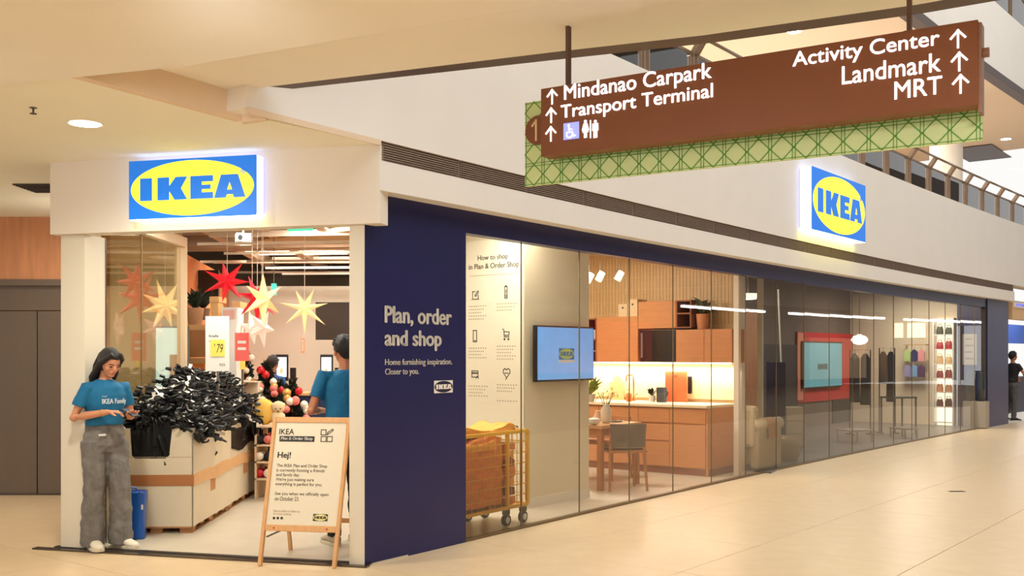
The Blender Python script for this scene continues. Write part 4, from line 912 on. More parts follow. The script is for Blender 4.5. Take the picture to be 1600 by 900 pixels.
MB().box(w_*.4, w_*.75, -.01, 0, -.09, .0).build('yellow_tag', MATS['ticket_yellow'], t)

# paper stars
def star(name, c, R, npt, mat, label, face, tilt=0, skip=None, rin=.36, thick=.3, seed=1):
    r_ = random.Random(seed); t = empty('paper_star', c, face, label, 'paper star')
    for i in range(npt):
        a = tilt+2*PI*i/npt; L = R*(.85+.3*r_.random()); da = PI/npt
        ti = Vector((math.cos(a)*L, 0, math.sin(a)*L)); l = Vector((math.cos(a-da)*R*rin, 0, math.sin(a-da)*R*rin)); r2 = Vector((math.cos(a+da)*R*rin, 0, math.sin(a+da)*R*rin)); f_ = Vector((0, -R*thick, 0)); k_ = Vector((0, R*thick, 0))
        b = MB(); vs = [b.bm.verts.new(v) for v in (ti, l, r2, f_, k_)]
        for f in ((0, 1, 3), (0, 3, 2), (0, 4, 1), (0, 2, 4), (1, 4, 3), (2, 3, 4)): b.bm.faces.new([vs[q] for q in f])
        b.build('point', mat, t)
    MB().tube([(0, 0, R*.2), (0, 0, 3.45-c[2])], .003, 5).build('cord', pipe_m, t)
    return t
red_s = M('red_paper', rgb(222, 22, 40), .6, emis=.16, ec=rgb(240, 30, 50)); cream_s = M('cream_paper', rgb(246, 214, 160), .6, emis=.45, ec=rgb(255, 205, 130)); pink_s = M('white_paper', rgb(250, 225, 215), .6, emis=.3, ec=rgb(255, 200, 180))
star('s', at(355, 440, 10.6), .235, 7, red_s, 'bright red paper star, leftmost and highest in the cluster', .1, PI/2+.22, rin=.34)
star('s', at(402, 466, 11.2), .3, 7, red_s, 'red paper star partly hidden behind the cream one in the middle', -.4, PI/2+.45, rin=.3, seed=3)
star('s', at(411, 468, 10.6), .3, 6, cream_s, 'glowing cream paper star turned sideways in front of the red star', 1.0, PI/2, rin=.3, seed=4)
star('s', at(476, 482, 10.6), .25, 7, cream_s, 'lit cream paper star hanging alone at the right of the doorway', .05, -PI/2, rin=.26, seed=6, thick=.16)
star('s', at(394, 514, 11.4), .2, 6, pink_s, 'pinkish white paper star low in the middle of the cluster', -.3, .7, rin=.4, seed=8)
star('s', at(409, 512, 10.9), .2, 5, pink_s, 'white glowing paper star just under the cream sideways star', .9, 1.1, rin=.4, seed=9)
q = at(258, 478, 11.2); star('s', q, .27, 8, M('pale_paper', rgb(250, 226, 170), .6, emis=.35, ec=rgb(255, 220, 150)), 'pale paper star seen through the side glass left of the frame post', .5, .3, rin=.38, seed=11)  # solid star behind the glass, added in place of a reflection
for px, py, Y, lab in ((473, 540, 10.6, 'small orange tag hanging below the lone cream star'),):
    q = at(px, py, Y); o = MB().box(-.018, .018, -.004, .004, -.075, .075).build('x', M('orange_tag', rgb(234, 150, 100), .6)); o.name = 'hanging_tag'; o.location = q; tag(o, lab, 'tag')
    MB().tube([(0, 0, .075), (0, 0, .2)], .002, 5).build('string', pipe_m, o)
    text('STAR', -.01, .01, -.06, .06, white_p, o, -.004, .001)

# plants
def plant(name, c, h, n, spread, mat, label, pot=None, pr=.07, ph_=.12, drop=0.0, cat='plant', lw=.03):
    t = empty(name, c, 0, label, cat)
    b = MB(); r_ = random.Random(int(abs(c[0]*100)))
    for i in range(n):
        a = r_.uniform(0, 2*PI); L = h*r_.uniform(.6, 1); up_ = r_.uniform(.2, 1); d = Vector((math.cos(a)*spread, math.sin(a)*spread, up_*h)); s_ = Vector((-math.sin(a), math.cos(a), 0))*lw*r_.uniform(.6, 1.1)
        p0_ = Vector((0, 0, ph_*.9)); p1_ = p0_+d*.5+Vector((0, 0, h*.15)); p2_ = p0_+d+Vector((0, 0, -drop))
        va = [b.bm.verts.new(v) for v in (p0_-s_*.2, p0_+s_*.2, p1_+s_, p1_-s_, p2_)]
        b.bm.faces.new((va[0], va[1], va[2], va[3])); b.bm.faces.new((va[3], va[2], va[4]))
    b.build('foliage', mat, t, kind='stuff')
    if pot: MB().lathe([(pr*.75, 0), (pr, ph_), (pr*.9, ph_), (pr*.85, ph_*.85)], seg=20).build('pot', pot, t, smooth=False)
    return t
leaf_d = M('dark_leaf', rgb(34, 46, 34), .6); leaf_g = M('green_leaf', rgb(86, 120, 60), .5); leaf_y = M('young_leaf', rgb(160, 176, 84), .5)
plant('potted_plant', at(305, 508, 12.0), .28, 40, .2, leaf_d, 'dark leafy plant in a tan pot on the left shelf against the orange wall', M('tan_pot', rgb(176, 132, 96), .7), .1, .2)
plant('potted_plant', at(318, 500, 12.3), .3, 30, .18, leaf_d, 'taller dark plant beside the leafy one under the dark screen', M('brown_pot', rgb(120, 88, 62), .7), .08, .14)

# christmas display
tree_m = M('fir_green', rgb(34, 44, 30), .8); orn = [M('red_ball', rgb(190, 20, 32), .25), M('white_ball', rgb(240, 226, 208), .35), M('gold_ball', rgb(214, 170, 96), .3, .4), M('pink_ball', rgb(230, 120, 110), .4)]
XM = [(at(385, 640, 12.9), 1.6, .36), (at(416, 640, 12.3), 1.42, .5), (at(455, 640, 11.9), 1.22, .5), (at(436, 640, 13.0), 1.2, .4)]
r_ = random.Random(5)
labs = ['dark fir garland tree directly behind the coral sale board', 'decorated fir tree left of the far self-service screen, behind the yellow cushion', 'low decorated fir tree right above the A-frame board', 'rear decorated fir tree in front of the person in the blue top']
XL = labs
for (c, h, R), lab in zip(XM, labs):
    t = empty('christmas_tree', (c.x, c.y, .012), 0, lab, 'christmas tree')
    b = MB()
    for i in range(800):
        z = h*(.15+.85*r_.random()**1.2); a = r_.uniform(0, 2*PI); rr_ = R*(1-z/h*.82)*r_.uniform(.3, 1); p_ = Vector((math.cos(a)*rr_*.3, math.sin(a)*rr_*.3, z)); e_ = Vector((math.cos(a)*rr_, math.sin(a)*rr_, z+r_.uniform(-.06, .07))); s_ = Vector((-math.sin(a), math.cos(a), 0))*.022
        va = [b.bm.verts.new(v) for v in (p_-s_, p_+s_, e_+Vector((0, 0, .01)))]; b.bm.faces.new(va)
        va = [b.bm.verts.new(v) for v in (p_.lerp(e_, .4)-Vector((0, 0, .03)), p_.lerp(e_, .4)+Vector((0, 0, .03)), e_)]; b.bm.faces.new(va)
    b.build('foliage', tree_m, t, kind='stuff'); MB().lathe([(.03, 0), (.02, h)], seg=8).build('trunk', wood_p, t)
    for i in range(26 if R > .45 else 14):
        z = h*r_.uniform(.45, .98); a = r_.uniform(PI*1.05, PI*1.95); rr_ = R*(1-z/h*.82)*.98
        mt = orn[(i*7) % 4]; cname = ['red', 'white', 'gold', 'pink'][(i*7) % 4]
        o = empty('bauble', (c.x+math.cos(a)*rr_, c.y+math.sin(a)*rr_, z), 0, cname+' bauble '+['low', 'midway', 'high'][min(2, int(max(0, z/h-.4)/.2))]+' on the '+['left', 'right'][math.cos(a) > 0]+' of '+['tree behind the coral board', 'tree left of the kiosk', 'low tree above the board', 'rear tree near the person'][XL.index(lab)], 'bauble', 'baubles on the fir trees')
        MB().ball((0, 0, 0), .04+.012*r_.random(), sub=2).build('ball', mt, o, smooth=True); MB().lathe([(.009, .034), (.009, .052)], seg=8).build('cap', orn[2], o)
t = empty('plush_toy', (-2.53, 11.08, .95), .2, 'cream and tan plush toy face peeking over the A-frame board', 'toy'); plm = M('plush', rgb(232, 202, 158), .9, bump=.4, bs=120)
MB().ball((0, 0, .03), .075, .06, .07).build('head', plm, t, smooth=True); MB().ball((0, 0, -.085), .08, .07, .08).build('body', plm, t, smooth=True)
for m in (-1, 1): MB().ball((m*.055, 0, .055), .024).build('ear', plm, t, smooth=True); MB().ball((m*.025, -.055, .015), .008, sub=1).build('eye', black, t)
MB().ball((0, -.06, -.01), .012, .01, .008, 1).build('nose', black, t)
t = empty('cushion', (-2.69, 11.1, .93), .1, 'yellow glowing cushion standing beside the umbrella bins', 'cushion'); MB().ball((0, 0, 0), .12, .05, .14, 3).build('body', M('yellow_cushion', rgb(244, 196, 92), .8), t, smooth=True)
MB().tube([(.12*math.cos(a*PI/12), 0, .14*math.sin(a*PI/12)) for a in range(25)], .005, 6).build('piping', M('cushion_piping', rgb(226, 170, 70), .8), t)
t = empty('shelf_unit', (-2.74, 10.9, .012), 0, 'low white display shelf with red and white goods right of the bins', 'shelf')
for z in (.2, .38, .56, .76): MB().box(0, .42, 0, .5, z, z+.02).build('shelf_board', M('shelf_board', rgb(226, 196, 160), .6), t)
for x in (0, .4): MB().box(x, x+.02, 0, .5, 0, .76).build('side_panel', MATS['shelf_board'], t)
k = 0
for z in (.22, .4, .58):
    for i in range(4):
        o = empty('folded_textile', (-2.7+i*.095, 10.92, z+.012), .1*i, ['red', 'white', 'dark', 'pink'][(i+k) % 4]+' rolled textile on the '+{0: 'lowest', 1: 'middle', 2: 'top'}[k]+' level of the low shelf right of the bins', 'textile', 'rolled textiles on the low shelf')
        MB().tube([(0, 0, .05), (0, .3, .05)], .045, 12).build('roll', [orn[0], orn[1], dark_cloth, orn[3]][(i+k) % 4], o, smooth=True); MB().tube([(0, .14, .05), (0, .16, .05)], .0465, 12).build('ribbon', white_p, o)
    k += 1
# far kiosks and dark panel on the rear wall
for px, lab in ((440, 'left black self-service kiosk with a bright screen at the rear wall'), (510, 'right black self-service kiosk with a bright screen beside the man in blue')):
    a_ = at(px, 590, 14.6); t = empty('service_kiosk', (a_.x, 14.6, .012), 0, lab, 'kiosk')
    MB().box(-.09, .09, 0, .05, 1.16, 1.54).build('casing', black, t, bevel=.01); MB().box(-.07, .07, -.004, 0, 1.22, 1.5).build('display', M('white_display', rgb(235, 240, 245), emis=.9, ec=rgb(225, 235, 245)), t)
    MB().box(-.02, .02, -.006, -.004, 1.27, 1.34).build('display_icon', M('icon_tan', rgb(210, 180, 120), emis=.4), t); MB().box(-.03, .03, .01, .05, .02, 1.16).build('column', black, t); MB().box(-.16, .16, -.1, .16, 0, .02).build('base', black, t)
    MB().box(.12, .2, 0, .04, .9, 1.35).build('card_reader', black, t)
bxthing('wall_screen', 'screen', 'large dark switched-off screen on the white rear wall above the man', 493, 546, 472, 531, 14.9, .06, M('off_screen', rgb(44, 34, 28), .35))
t = bxthing('counter_desk', 'desk', 'pale wooden desk with navy front behind the fir trees', 466, 520, 618, 700, 12.9, .6, M('navy_front', rgb(36, 48, 86), .6), lambda t, w_, h_: MB().box(-.03, w_+.03, -.03, .65, h_, h_+.03).build('worktop', wood_l, t))
# ------------------------------------------------------------ KITCHEN behind the glass
RK = TH0-PI/2; KS, KP = 6.39, 3.4
def kx(px, y): return KP-pat(KS+y, px)
def kz(px, py, y): s_ = KS+y; return EYE+(554-py)/1600*I(s_, pat(s_, px)).y
def kitch(name, x, y, z=.012, **kw):
    q = I(KS+y, KP-x, z); return empty(name, q, RK, **kw)
kw_ = empty('wall_kitchen', I(KS, KP, 0), RK, kind='structure')
oak = M('orange_oak', rgb(190, 128, 78), .5, var=.06, vs=5, stretch=(1, 1, 6)); oakd = M('plinth_oak', rgb(140, 84, 56), .6)
MB().box(-1.2, 2.92, .81, .87, .012, 3.0).build('wall_panel', M('kitchen_wall', rgb(226, 196, 142), .8), kw_)
b = MB(); tw = .052
for i in range(int(4.1/tw)):
    for j in range(6): b.box(-1.2+i*tw+.003, -1.2+(i+1)*tw-.003, .802, .811, 1.95+j*.17+.003, 1.95+(j+1)*.17-.003)
b.build('wall_tiles', M('beige_tile', rgb(212, 182, 132), .45, var=.04, vs=3), kw_, kind='stuff')
MB().box(2.86, 2.94, .78, .9, .012, 2.9).build('end_post', white_trim, kw_)
EX = 2.86
bc = kitch('base_cabinet', 0, 0, label='orange oak kitchen base cabinet run with slim drawers behind the glass', cat='cabinet')
MB().box(-1.0, EX, .04, .8, .0, .09).build('plinth', oakd, bc); MB().box(-1.0, EX-.02, .02, .8, .09, .86).build('carcass', oak, bc)
MB().box(EX-.02, EX, .0, .8, .0, .86).build('end_panel', oak, bc)
e0, e1 = kx(997, 0), kx(1046, 0)
xs = [-.98, -.35, e0-.62, e0, e1, kx(1105, 0)-.02]
for a_, c_ in zip(xs, xs[1:]):
    if a_ < e0+.01:
        for z0_, z1_ in ((.1, .42), (.43, .65), (.66, .855)): MB().box(a_+.003, c_-.003, 0, .02, z0_, z1_-.012).build('drawer', oak, bc, bevel=.002)
    else:
        MB().box(a_+.003, c_-.003, 0, .02, .66, .845).build('drawer', oak, bc, bevel=.002); MB().box(a_+.003, c_-.003, 0, .02, .1, .65).build('door', oak, bc, bevel=.002)
wt = kitch('worktop', 0, 0, .872, label='pale stone kitchen worktop lying on the orange oak base cabinets', cat='worktop')
MB().box(-1.0, EX-.002, -.02, .79, 0, .035).build('slab', M('worktop_stone', rgb(232, 210, 174), .4), wt, bevel=.003)
sp_ = MB().box(-1.0, EX, .793, .8, .95, 1.42).build('splashback', M('splashback', rgb(240, 214, 160), .35), kw_)
UF = .44
ZU = 1.445
def ucab(px0, px1, ztop, label, kind='door', zb=ZU, mat=None, lamp=True):
    a_, c_ = kx(px0, UF), kx(px1, UF); t = kitch('wall_cabinet', a_, UF, zb, label=label, cat='cabinet'); w_ = c_-a_; h_ = ztop-zb
    if kind == 'open':
        for q_ in ((0, .018), (w_-.018, w_)): MB().box(q_[0], q_[1], 0, .36, 0, h_).build('side_panel', mat or oakd, t)
        for z_ in (0, h_*.5, h_-.018): MB().box(0, w_, 0, .36, z_, z_+.018).build('shelf_board', mat or oakd, t)
        MB().box(0, w_, .34, .36, 0, h_).build('back_panel', M('cab_dark', rgb(58, 34, 24), .7), t)
    else:
        MB().box(0, w_, .02, .36, 0, h_).build('carcass', oak, t); MB().box(.003, w_-.003, 0, .02, .003, h_-.003).build('door', mat or oak, t, bevel=.002)
    return t
ucab(905, 932, 2.06, 'open dark wall cabinet with tableware beside the blue screen', 'open')
ucab(932, 997, 2.075, 'broad plain orange wall cabinet with magazine files on top')
ucab(997, 1056, 2.27, 'tallest orange wall cabinet above the black oven', zb=1.9)
t = ucab(1000, 1056, 1.885, 'black glass microwave oven built in under the tallest wall cabinet', mat=M('black_glass', rgb(34, 28, 28), .08)); t.name = 'built_in_oven'; t['category'] = 'oven'
MB().box(.02, .05, -.012, 0, .06, .4).build('handle', grey_m, t)
ucab(1056, 1080, 2.27, 'empty dark open cabinet right of the tallest orange cabinet', 'open', zb=1.9)
ucab(1056, 1100, 1.88, 'orange wall cabinet left of centre under the potted palm'); ucab(1100, 1144, 1.88, 'last orange wall cabinet beside the white end post')
sd = MB().box(-.9, EX-.03, UF+.25, UF+.29, ZU-.02, ZU-.002).build('x', M('led_strip', (1, .85, .55, 1), emis=9, ec=(1, .88, .66, 1))); sd.name = 'light_strip'; sd.location = I(KS, KP, 0); sd.rotation_euler = (0, 0, RK); tag(sd, 'glowing strip light under the wall cabinets over the worktop', 'lamp')
q = I(KS+UF+.2, KP-1.3, ZU-.05); area('cabinet_light', q, 3.4, .06, 42, (1, .92, .78), (0, 0, RK))
# worktop things
WZ = .907
def put(name, px, y, label, cat, dz=WZ, group=None): return kitch(name, kx(px, y), y, dz, label=label, cat=cat, group=group)
cop = M('copper', rgb(206, 130, 84), .3, .8)
t = put('kitchen_tap', 990, .6, 'tall curved copper tap on the worktop', 'tap'); MB().tube([(0, 0, 0), (0, 0, .33), (-.02, 0, .36), (-.1, 0, .36), (-.12, 0, .33), (-.12, 0, .27)], .011, 8).build('spout', cop, t, smooth=True); MB().tube([(0, 0, .08), (.08, -.03, .1)], .009, 8).build('lever', cop, t); MB().lathe([(.03, 0), (.025, .03)], seg=14).build('base', cop, t)
t = put('soap_dispenser', 983, .4, 'small orange brown dispenser in front of the copper tap', 'dispenser'); MB().lathe([(.04, 0), (.042, .1), (.03, .12)], seg=18).build('bottle', M('amber', rgb(206, 116, 60), .3), t); MB().tube([(0, 0, .12), (0, 0, .16), (-.04, 0, .165)], .007, 6).build('pump', cop, t)
t = put('cutting_board', 1056, .66, 'large orange cutting board leaning on the splashback', 'board'); MB().box(-.17, .17, 0, .025, 0, .42).build('board', M('orange_board', rgb(226, 112, 62), .5), t, bevel=.008); MB().box(-.03, .03, -.002, 0, .34, .37).build('grip_slot', oakd, t)
t = put('cooking_pot', 1034, .5, 'dark grey utensil pot beside the orange cutting board', 'pot'); MB().lathe([(.07, 0), (.075, .2), (.065, .2), (.06, .02)], seg=22).build('vessel', M('dark_grey_pot', rgb(62, 66, 74), .5), t); MB().tube([(.07, 0, .15), (.1, 0, .13), (.07, 0, .08)], .008, 6).build('handle', black, t)
plant('potted_plant', put('x', 1019, .45, None, None).location, .14, 16, .1, leaf_d, 'small herb plant in a white pot on the worktop', white_p, .05, .09); D.objects.remove(D.objects['x'])
t = put('oven_mitt', 1076, .74, 'black oven mitt hanging on the splashback by the orange board', 'mitt', 1.02); MB().box(-.045, .045, 0, .03, 0, .24).build('mitt_body', black, t, bevel=.02); MB().ball((-.05, .015, .06), .022, .015, .04).build('thumb', black, t, smooth=True); MB().tube([(0, .015, .24), (0, .02, .33)], .006, 6).build('loop', M('pale_loop', rgb(206, 140, 100), .8), t); 
t = put('wooden_board', 963, .72, 'round-topped pale wooden board leaning behind the greenery', 'board'); MB().box(-.12, .12, 0, .02, 0, .26).build('board', wood_l, t, bevel=.006); MB().lathe([(.06, -.01), (.06, .01)], seg=20).xf(Matrix.Translation((0, .01, .3)) @ Matrix.Rotation(PI/2, 4, 'X')).build('knob_end', wood_l, t)
# on top of the cabinets
for px0_, px1_, zt, lab in ((966, 980, 2.25, 'shorter beige magazine file on the orange cabinet'), (981, 996, 2.31, 'taller beige magazine file next to the tallest cabinet')):
    a_, c_ = kx(px0_, UF+.05), kx(px1_, UF+.05); t = kitch('magazine_file', a_, UF+.05, 2.075, label=lab, cat='file box'); w_ = c_-a_
    MB().box(0, w_, 0, .25, 0, zt-2.075).build('body', M('beige_file', rgb(214, 188, 148), .7), t, bevel=.003); MB().lathe([(.014, -.002), (.014, .002)], seg=12).xf(Matrix.Translation((w_/2, 0, (zt-2.075)*.7)) @ Matrix.Rotation(PI/2, 4, 'X')).build('finger_hole', black, t)
q = put('x', 1098, UF+.12, None, None, 1.885); plant('potted_palm', q.location, .34, 60, .22, M('palm_leaf', rgb(84, 96, 72), .6), 'bushy grey green potted palm on top of the right wall cabinets', M('terracotta', rgb(196, 130, 86), .7), .09, .2, .08, lw=.022); D.objects.remove(D.objects['x'])
for i, (px, z, m_) in enumerate(((921, 1.86, orn[2]), (927, 1.86, white_p), (922, 1.49, white_p), (927, 1.49, black), (921, 1.78, M('lime', rgb(206, 196, 90), .6)))):
    t = put('jar', px, UF+.12, ['yellow carton', 'cream jar', 'white cup', 'black tin', 'lime tin'][i]+' in the open dark cabinet beside the blue screen', 'jar', 1.464 if i in (2, 3) else 1.772); MB().lathe([(.035, 0), (.04, .1), (.03, .13)], seg=14).build('body', m_, t); MB().lathe([(.03, .13), (.03, .145)], seg=14).build('lid', black if i != 3 else white_p, t)
# spot lamps
for px, py, lab in ((938, 432, 'second white spot lamp at the kitchen ceiling'), (968, 431, 'white spot lamp nearest to the tall cabinet'), (921, 434, 'white spot lamp partly hidden by the cream pillar')):
    q = at(px, py, 12.8); t = empty('spot_lamp', q, .4, lab, 'lamp'); mm = Matrix.Rotation(.5, 4, 'X') @ Matrix.Rotation(.3, 4, 'Y')
    MB().lathe([(.035, -.06), (.045, -.06), (.04, .06), (.01, .065)], seg=16).xf(mm).build('shade', M('lamp_white', rgb(250, 240, 220), .4, emis=1.2), t, smooth=True); MB().lathe([(.001, -.058), (.034, -.058), (.034, -.055)], seg=16).xf(mm).build('bulb', MATS['lamp_lens'], t); MB().tube([(0, 0, .05), (0, 0, .16)], .006, 6).build('stem', grey_m, t)
q = at(945, 415, 12.8); o = MB().box(-.6, .45, -.02, .02, -.015, .02).build('x', white_p); o.name = 'lamp_track'; o.location = (q.x, q.y, EYE+(554-410)/1600*12.8+.12); tag(o, 'white ceiling track carrying the kitchen spot lamps', 'track')
MB().box(-.5, -.48, -.01, .01, .02, .6).build('hanger', pipe_m, o); MB().box(.3, .32, -.01, .01, .02, .6).build('hanger', pipe_m, o)
cb = empty('ceiling_kitchen', kind='structure')
pts = [I(2.9, .3), I(7.2, .3), I(7.2, 5), I(2.9, 5)]; MB().prism([(p.x, p.y) for p in pts], 2.98, 3.03).build('panel', M('kitchen_ceiling', rgb(196, 160, 112), .8), cb)
# dining table and chairs
tw_ = M('table_wood', rgb(206, 158, 106), .5, var=.06, vs=5); twd = M('table_leg_wood', rgb(172, 112, 66), .5)
dt = empty('dining_table', I(4.45, .85, .012), TH0, 'light wooden dining table laid with crockery by the cream pillar', 'table')
MB().box(0, .87, 0, 1.35, .70, .735).build('tabletop', tw_, dt, bevel=.003); MB().box(.05, .82, .05, 1.3, .62, .70).build('apron', twd, dt)
for x in (.05, .82):
    for y in (.05, 1.3): MB().bar((x, y, 0), (x, y, .7), .06).build('leg', twd, dt)
def chair(loc, rz, label, wood, cush, group=None):
    t = empty('dining_chair', loc, rz, label, 'chair', group)
    MB().box(-.23, .23, -.22, .22, .43, .46).build('seat', wood, t, bevel=.006); MB().box(-.21, .21, -.2, .2, .46, .49).build('cushion', cush, t, bevel=.012)
    for x in (-.2, .2):
        MB().tube([(x, -.19, .43), (x*1.1, -.22, 0)], [.022, .014], 8).build('leg', wood, t); MB().tube([(x*1.1, .24, 0), (x, .19, .43), (x*.95, .22, .72)], [.014, .022, .016], 8).build('leg', wood, t)
    b = MB(); n = 10; va = []
    for i in range(n+1):
        u = -1+2*i/n; y = .23-.04*u*u
        va.append([b.bm.verts.new((u*.2, y, .5)), b.bm.verts.new((u*.21, y+.03, .76)), b.bm.verts.new((u*.21, y+.055, .76)), b.bm.verts.new((u*.2, y+.025, .5))])
    for i in range(n):
        for k in range(4): b.bm.faces.new((va[i][k], va[i][(k+1) % 4], va[i+1][(k+1) % 4], va[i+1][k]))
    b.bm.faces.new(va[0]); b.bm.faces.new(va[-1][::-1]); b.build('backrest', cush, t)
    return t
gcl = M('grey_felt', rgb(112, 98, 84), .9)
chair((1.26, 11.72, .012), PI+.2, 'wooden chair with grey upholstered back tucked at the dining table near the glass', twd, gcl)
chair(I(5.55, 1.5, .012), TH0-PI/2, 'brown wooden chair on the far side of the dining table before the cabinets', twd, M('brown_seat', rgb(176, 116, 70), .7))
TZ = .747
def ontable(name, px, py, label, cat):
    Y = (EYE-TZ)*1600/(py-554); return empty(name, ((px-800)/1600*Y, Y, TZ), 0, label, cat)
t = ontable('vase', 947, 661, 'white ribbed vase with green branches on the dining table', 'vase'); MB().lathe([(.04, 0), (.062, .03), (.062, .16), (.035, .2), (.032, .215)], seg=26).build('vessel', white_p, t, smooth=True)
b = MB(); r_ = random.Random(2)
for i in range(70):
    a = r_.uniform(0, 2*PI); L = r_.uniform(.06, .24); p_ = Vector((math.cos(a)*L*.7, math.sin(a)*L*.7, .22+r_.uniform(.02, .2))); s_ = Vector((r_.uniform(-1, 1), r_.uniform(-1, 1), r_.uniform(-.5, 1))).normalized()*.03; q_ = s_.cross(Vector((0, 0, 1))).normalized()*.008
    b.quad(p_-s_, p_+q_, p_+s_, p_-q_)
b.build('foliage', leaf_y, t, kind='stuff'); b = MB()
for i in range(9): a = i*.7; b.tube([(0, 0, .15), (math.cos(a)*.1, math.sin(a)*.1, .36)], .003, 5)
b.build('stems', leaf_g, t, kind='stuff')
t = ontable('serving_bowl', 928, 664, 'white lidded bowl on the dining table beside the vase', 'bowl'); MB().lathe([(.03, 0), (.07, .03), (.075, .06), (.06, .075), (.02, .085)], seg=22).build('bowl', white_p, t, smooth=True); MB().ball((0, 0, .09), .012).build('knob', white_p, t)
t = ontable('plate', 962, 659, 'dark plate on the dining table right of the vase', 'plate'); MB().lathe([(.05, 0), (.1, .012), (.095, .014), (.05, .005)], seg=26).build('dish', M('dark_plate', rgb(70, 62, 56), .4), t)
t = ontable('glass_jug', 934, 658, 'small glass jug on the dining table behind the white bowl', 'jug'); MB().lathe([(.04, 0), (.045, .08), (.03, .12), (.034, .13)], seg=20).build('jug_body', M('pink_glass', rgb(236, 206, 190), .1), t, smooth=True); MB().tube([(.04, 0, .1), (.07, 0, .08), (.042, 0, .03)], .005, 6).build('handle', MATS['pink_glass'], t)
q = I(3.95, 1.9, .012); plant('potted_plant', at(923, 628, 13.0), .25, 40, .22, leaf_y, 'loose yellow green plant beside the pillar left of the vase', white_p, .06, .1)

# ------------------------------------------------------------ yellow trolley behind the glass
ym = M('yellow_metal', rgb(236, 186, 60), .45); orange_f = M('orange_fabric', rgb(238, 154, 82), .75, var=.12, vs=10, bump=.9, bs=22, stretch=(1, 1, 1.6))
TS_ = .42; pcart = .06
c0 = sat(pcart, 846)
ct = empty('yellow_trolley', I(c0, pcart+.16, .012), FA(1.2), 'yellow wire cage trolley on castors filled with orange woven bags behind the glass', 'trolley')
X0 = -1.32; XM_ = -.31; ZB_, ZT_ = .17, .84; DP = .5
ctf = []
for x in (X0, XM_, 0):
    for y in (0, DP): MB().box(x-.018, x+.018, y-.012, y+.012, ZB_, ZT_).build('post', ym, ct)
for z in (ZB_, ZT_):
    for y in (0, DP): MB().box(X0, 0, y-.012, y+.012, z-.015, z+.015).build('rail', ym, ct)
    for x in (X0, 0): MB().box(x-.012, x+.012, 0, DP, z-.015, z+.015).build('rail', ym, ct)
b = MB()
for k in range(1, 7):
    z = ZB_+(ZT_-ZB_)*k/7
    for y in (0, DP): b.box(X0, 0, y-.003, y+.003, z-.003, z+.003)
    for x in (0, XM_): b.box(x-.003, x+.003, 0, DP, z-.003, z+.003)
for k in range(1, 16):
    x = X0-X0*k/16
    for y in (0, DP): b.box(x-.0025, x+.0025, y-.0025, y+.0025, ZB_, ZT_)
for k in range(1, 6): b.box(-.0025, .0025, k*DP/6-.0025, k*DP/6+.0025, ZB_, ZT_)
b.build('wire_mesh', ym, ct, kind='stuff')
MB().box(X0, 0, 0, DP, ZB_-.01, ZB_+.002).build('floor_plate', ym, ct)
for x, y in ((XM_+.02, .03), (-.03, .03), (XM_+.02, DP-.03), (-.03, DP-.03), (X0+.04, .03), (X0+.04, DP-.03)):
    w_ = empty('castor', (x, y, .055)); w_.parent = ct
    MB().lathe([(.02, -.018), (.052, -.018), (.055, 0), (.052, .018), (.02, .018)], seg=22).xf(Matrix.Rotation(PI/2, 4, 'X')).build('wheel', black, w_); MB().lathe([(.001, .019), (.03, .019), (.03, .022), (.001, .022)], seg=18).xf(Matrix.Rotation(PI/2, 4, 'X')).build('hub', white_p, w_); MB().box(-.03, .03, -.022, .022, .05, .105).build('fork', dark_steel, w_)
def fabric_pile(x0, x1, y0, y1, z0, z1, name, mat, label, cat, amp=.02, seed=0):
    b = MB(); N_ = 22; bmesh.ops.create_cube(b.bm, size=1); bmesh.ops.subdivide_edges(b.bm, edges=b.bm.edges[:], cuts=N_, use_grid_fill=True)
    for v in b.bm.verts:
        c = v.co; p_ = Vector(((c.x+.5)*(x1-x0)+x0, (c.y+.5)*(y1-y0)+y0, (c.z+.5)*(z1-z0)+z0)); n_ = noise.noise_vector(Vector((p_.x*7+seed, p_.y*7, p_.z*16)))*amp
        if c.z > .4: n_.z += .025*math.sin(p_.x*9+seed)+.015*noise.noise(p_*20)
        v.co = p_+n_
    q_ = ct.location; o = b.build('x', mat, smooth=True); o.name = name; o.location = ct.location; o.rotation_euler = ct.rotation_euler; return tag(o, label, cat)
fabric_pile(X0+.03, XM_-.03, .035, DP-.03, ZB_+.04, .80, 'woven_bags', orange_f, 'bulging mass of orange woven bags filling the yellow trolley', 'bags')
yf = M('yellow_fabric', rgb(246, 182, 84), .7, var=.08, vs=8, bump=.5, bs=18)
fabric_pile(X0+.05, -.12, .06, DP-.06, .82, .885, 'folded_bag', yf, 'yellow orange folded bag lying across the top of the trolley', 'bag', .025, 3)
fabric_pile(X0+.1, XM_-.15, .012, .036, .70, .77, 'bag_strap', yf, 'paler yellow bag strap folded over behind the front wires of the trolley', 'strap', .008, 5)
for k in range(7):
    z = ZB_+.015+k*.082
    fabric_pile(XM_+.04, -.12-.01*(k % 3), .05, DP-.05, z+.002, z+.07, 'folded_bag', [orange_f, M('brown_weave', rgb(150, 92, 52), .8, var=.2, vs=12), yf][k % 3], ['lowest', 'second', 'third', 'fourth', 'fifth', 'sixth', 'topmost'][k]+' folded woven bag in the narrow end of the trolley, counted from below', 'bag', .008, k)

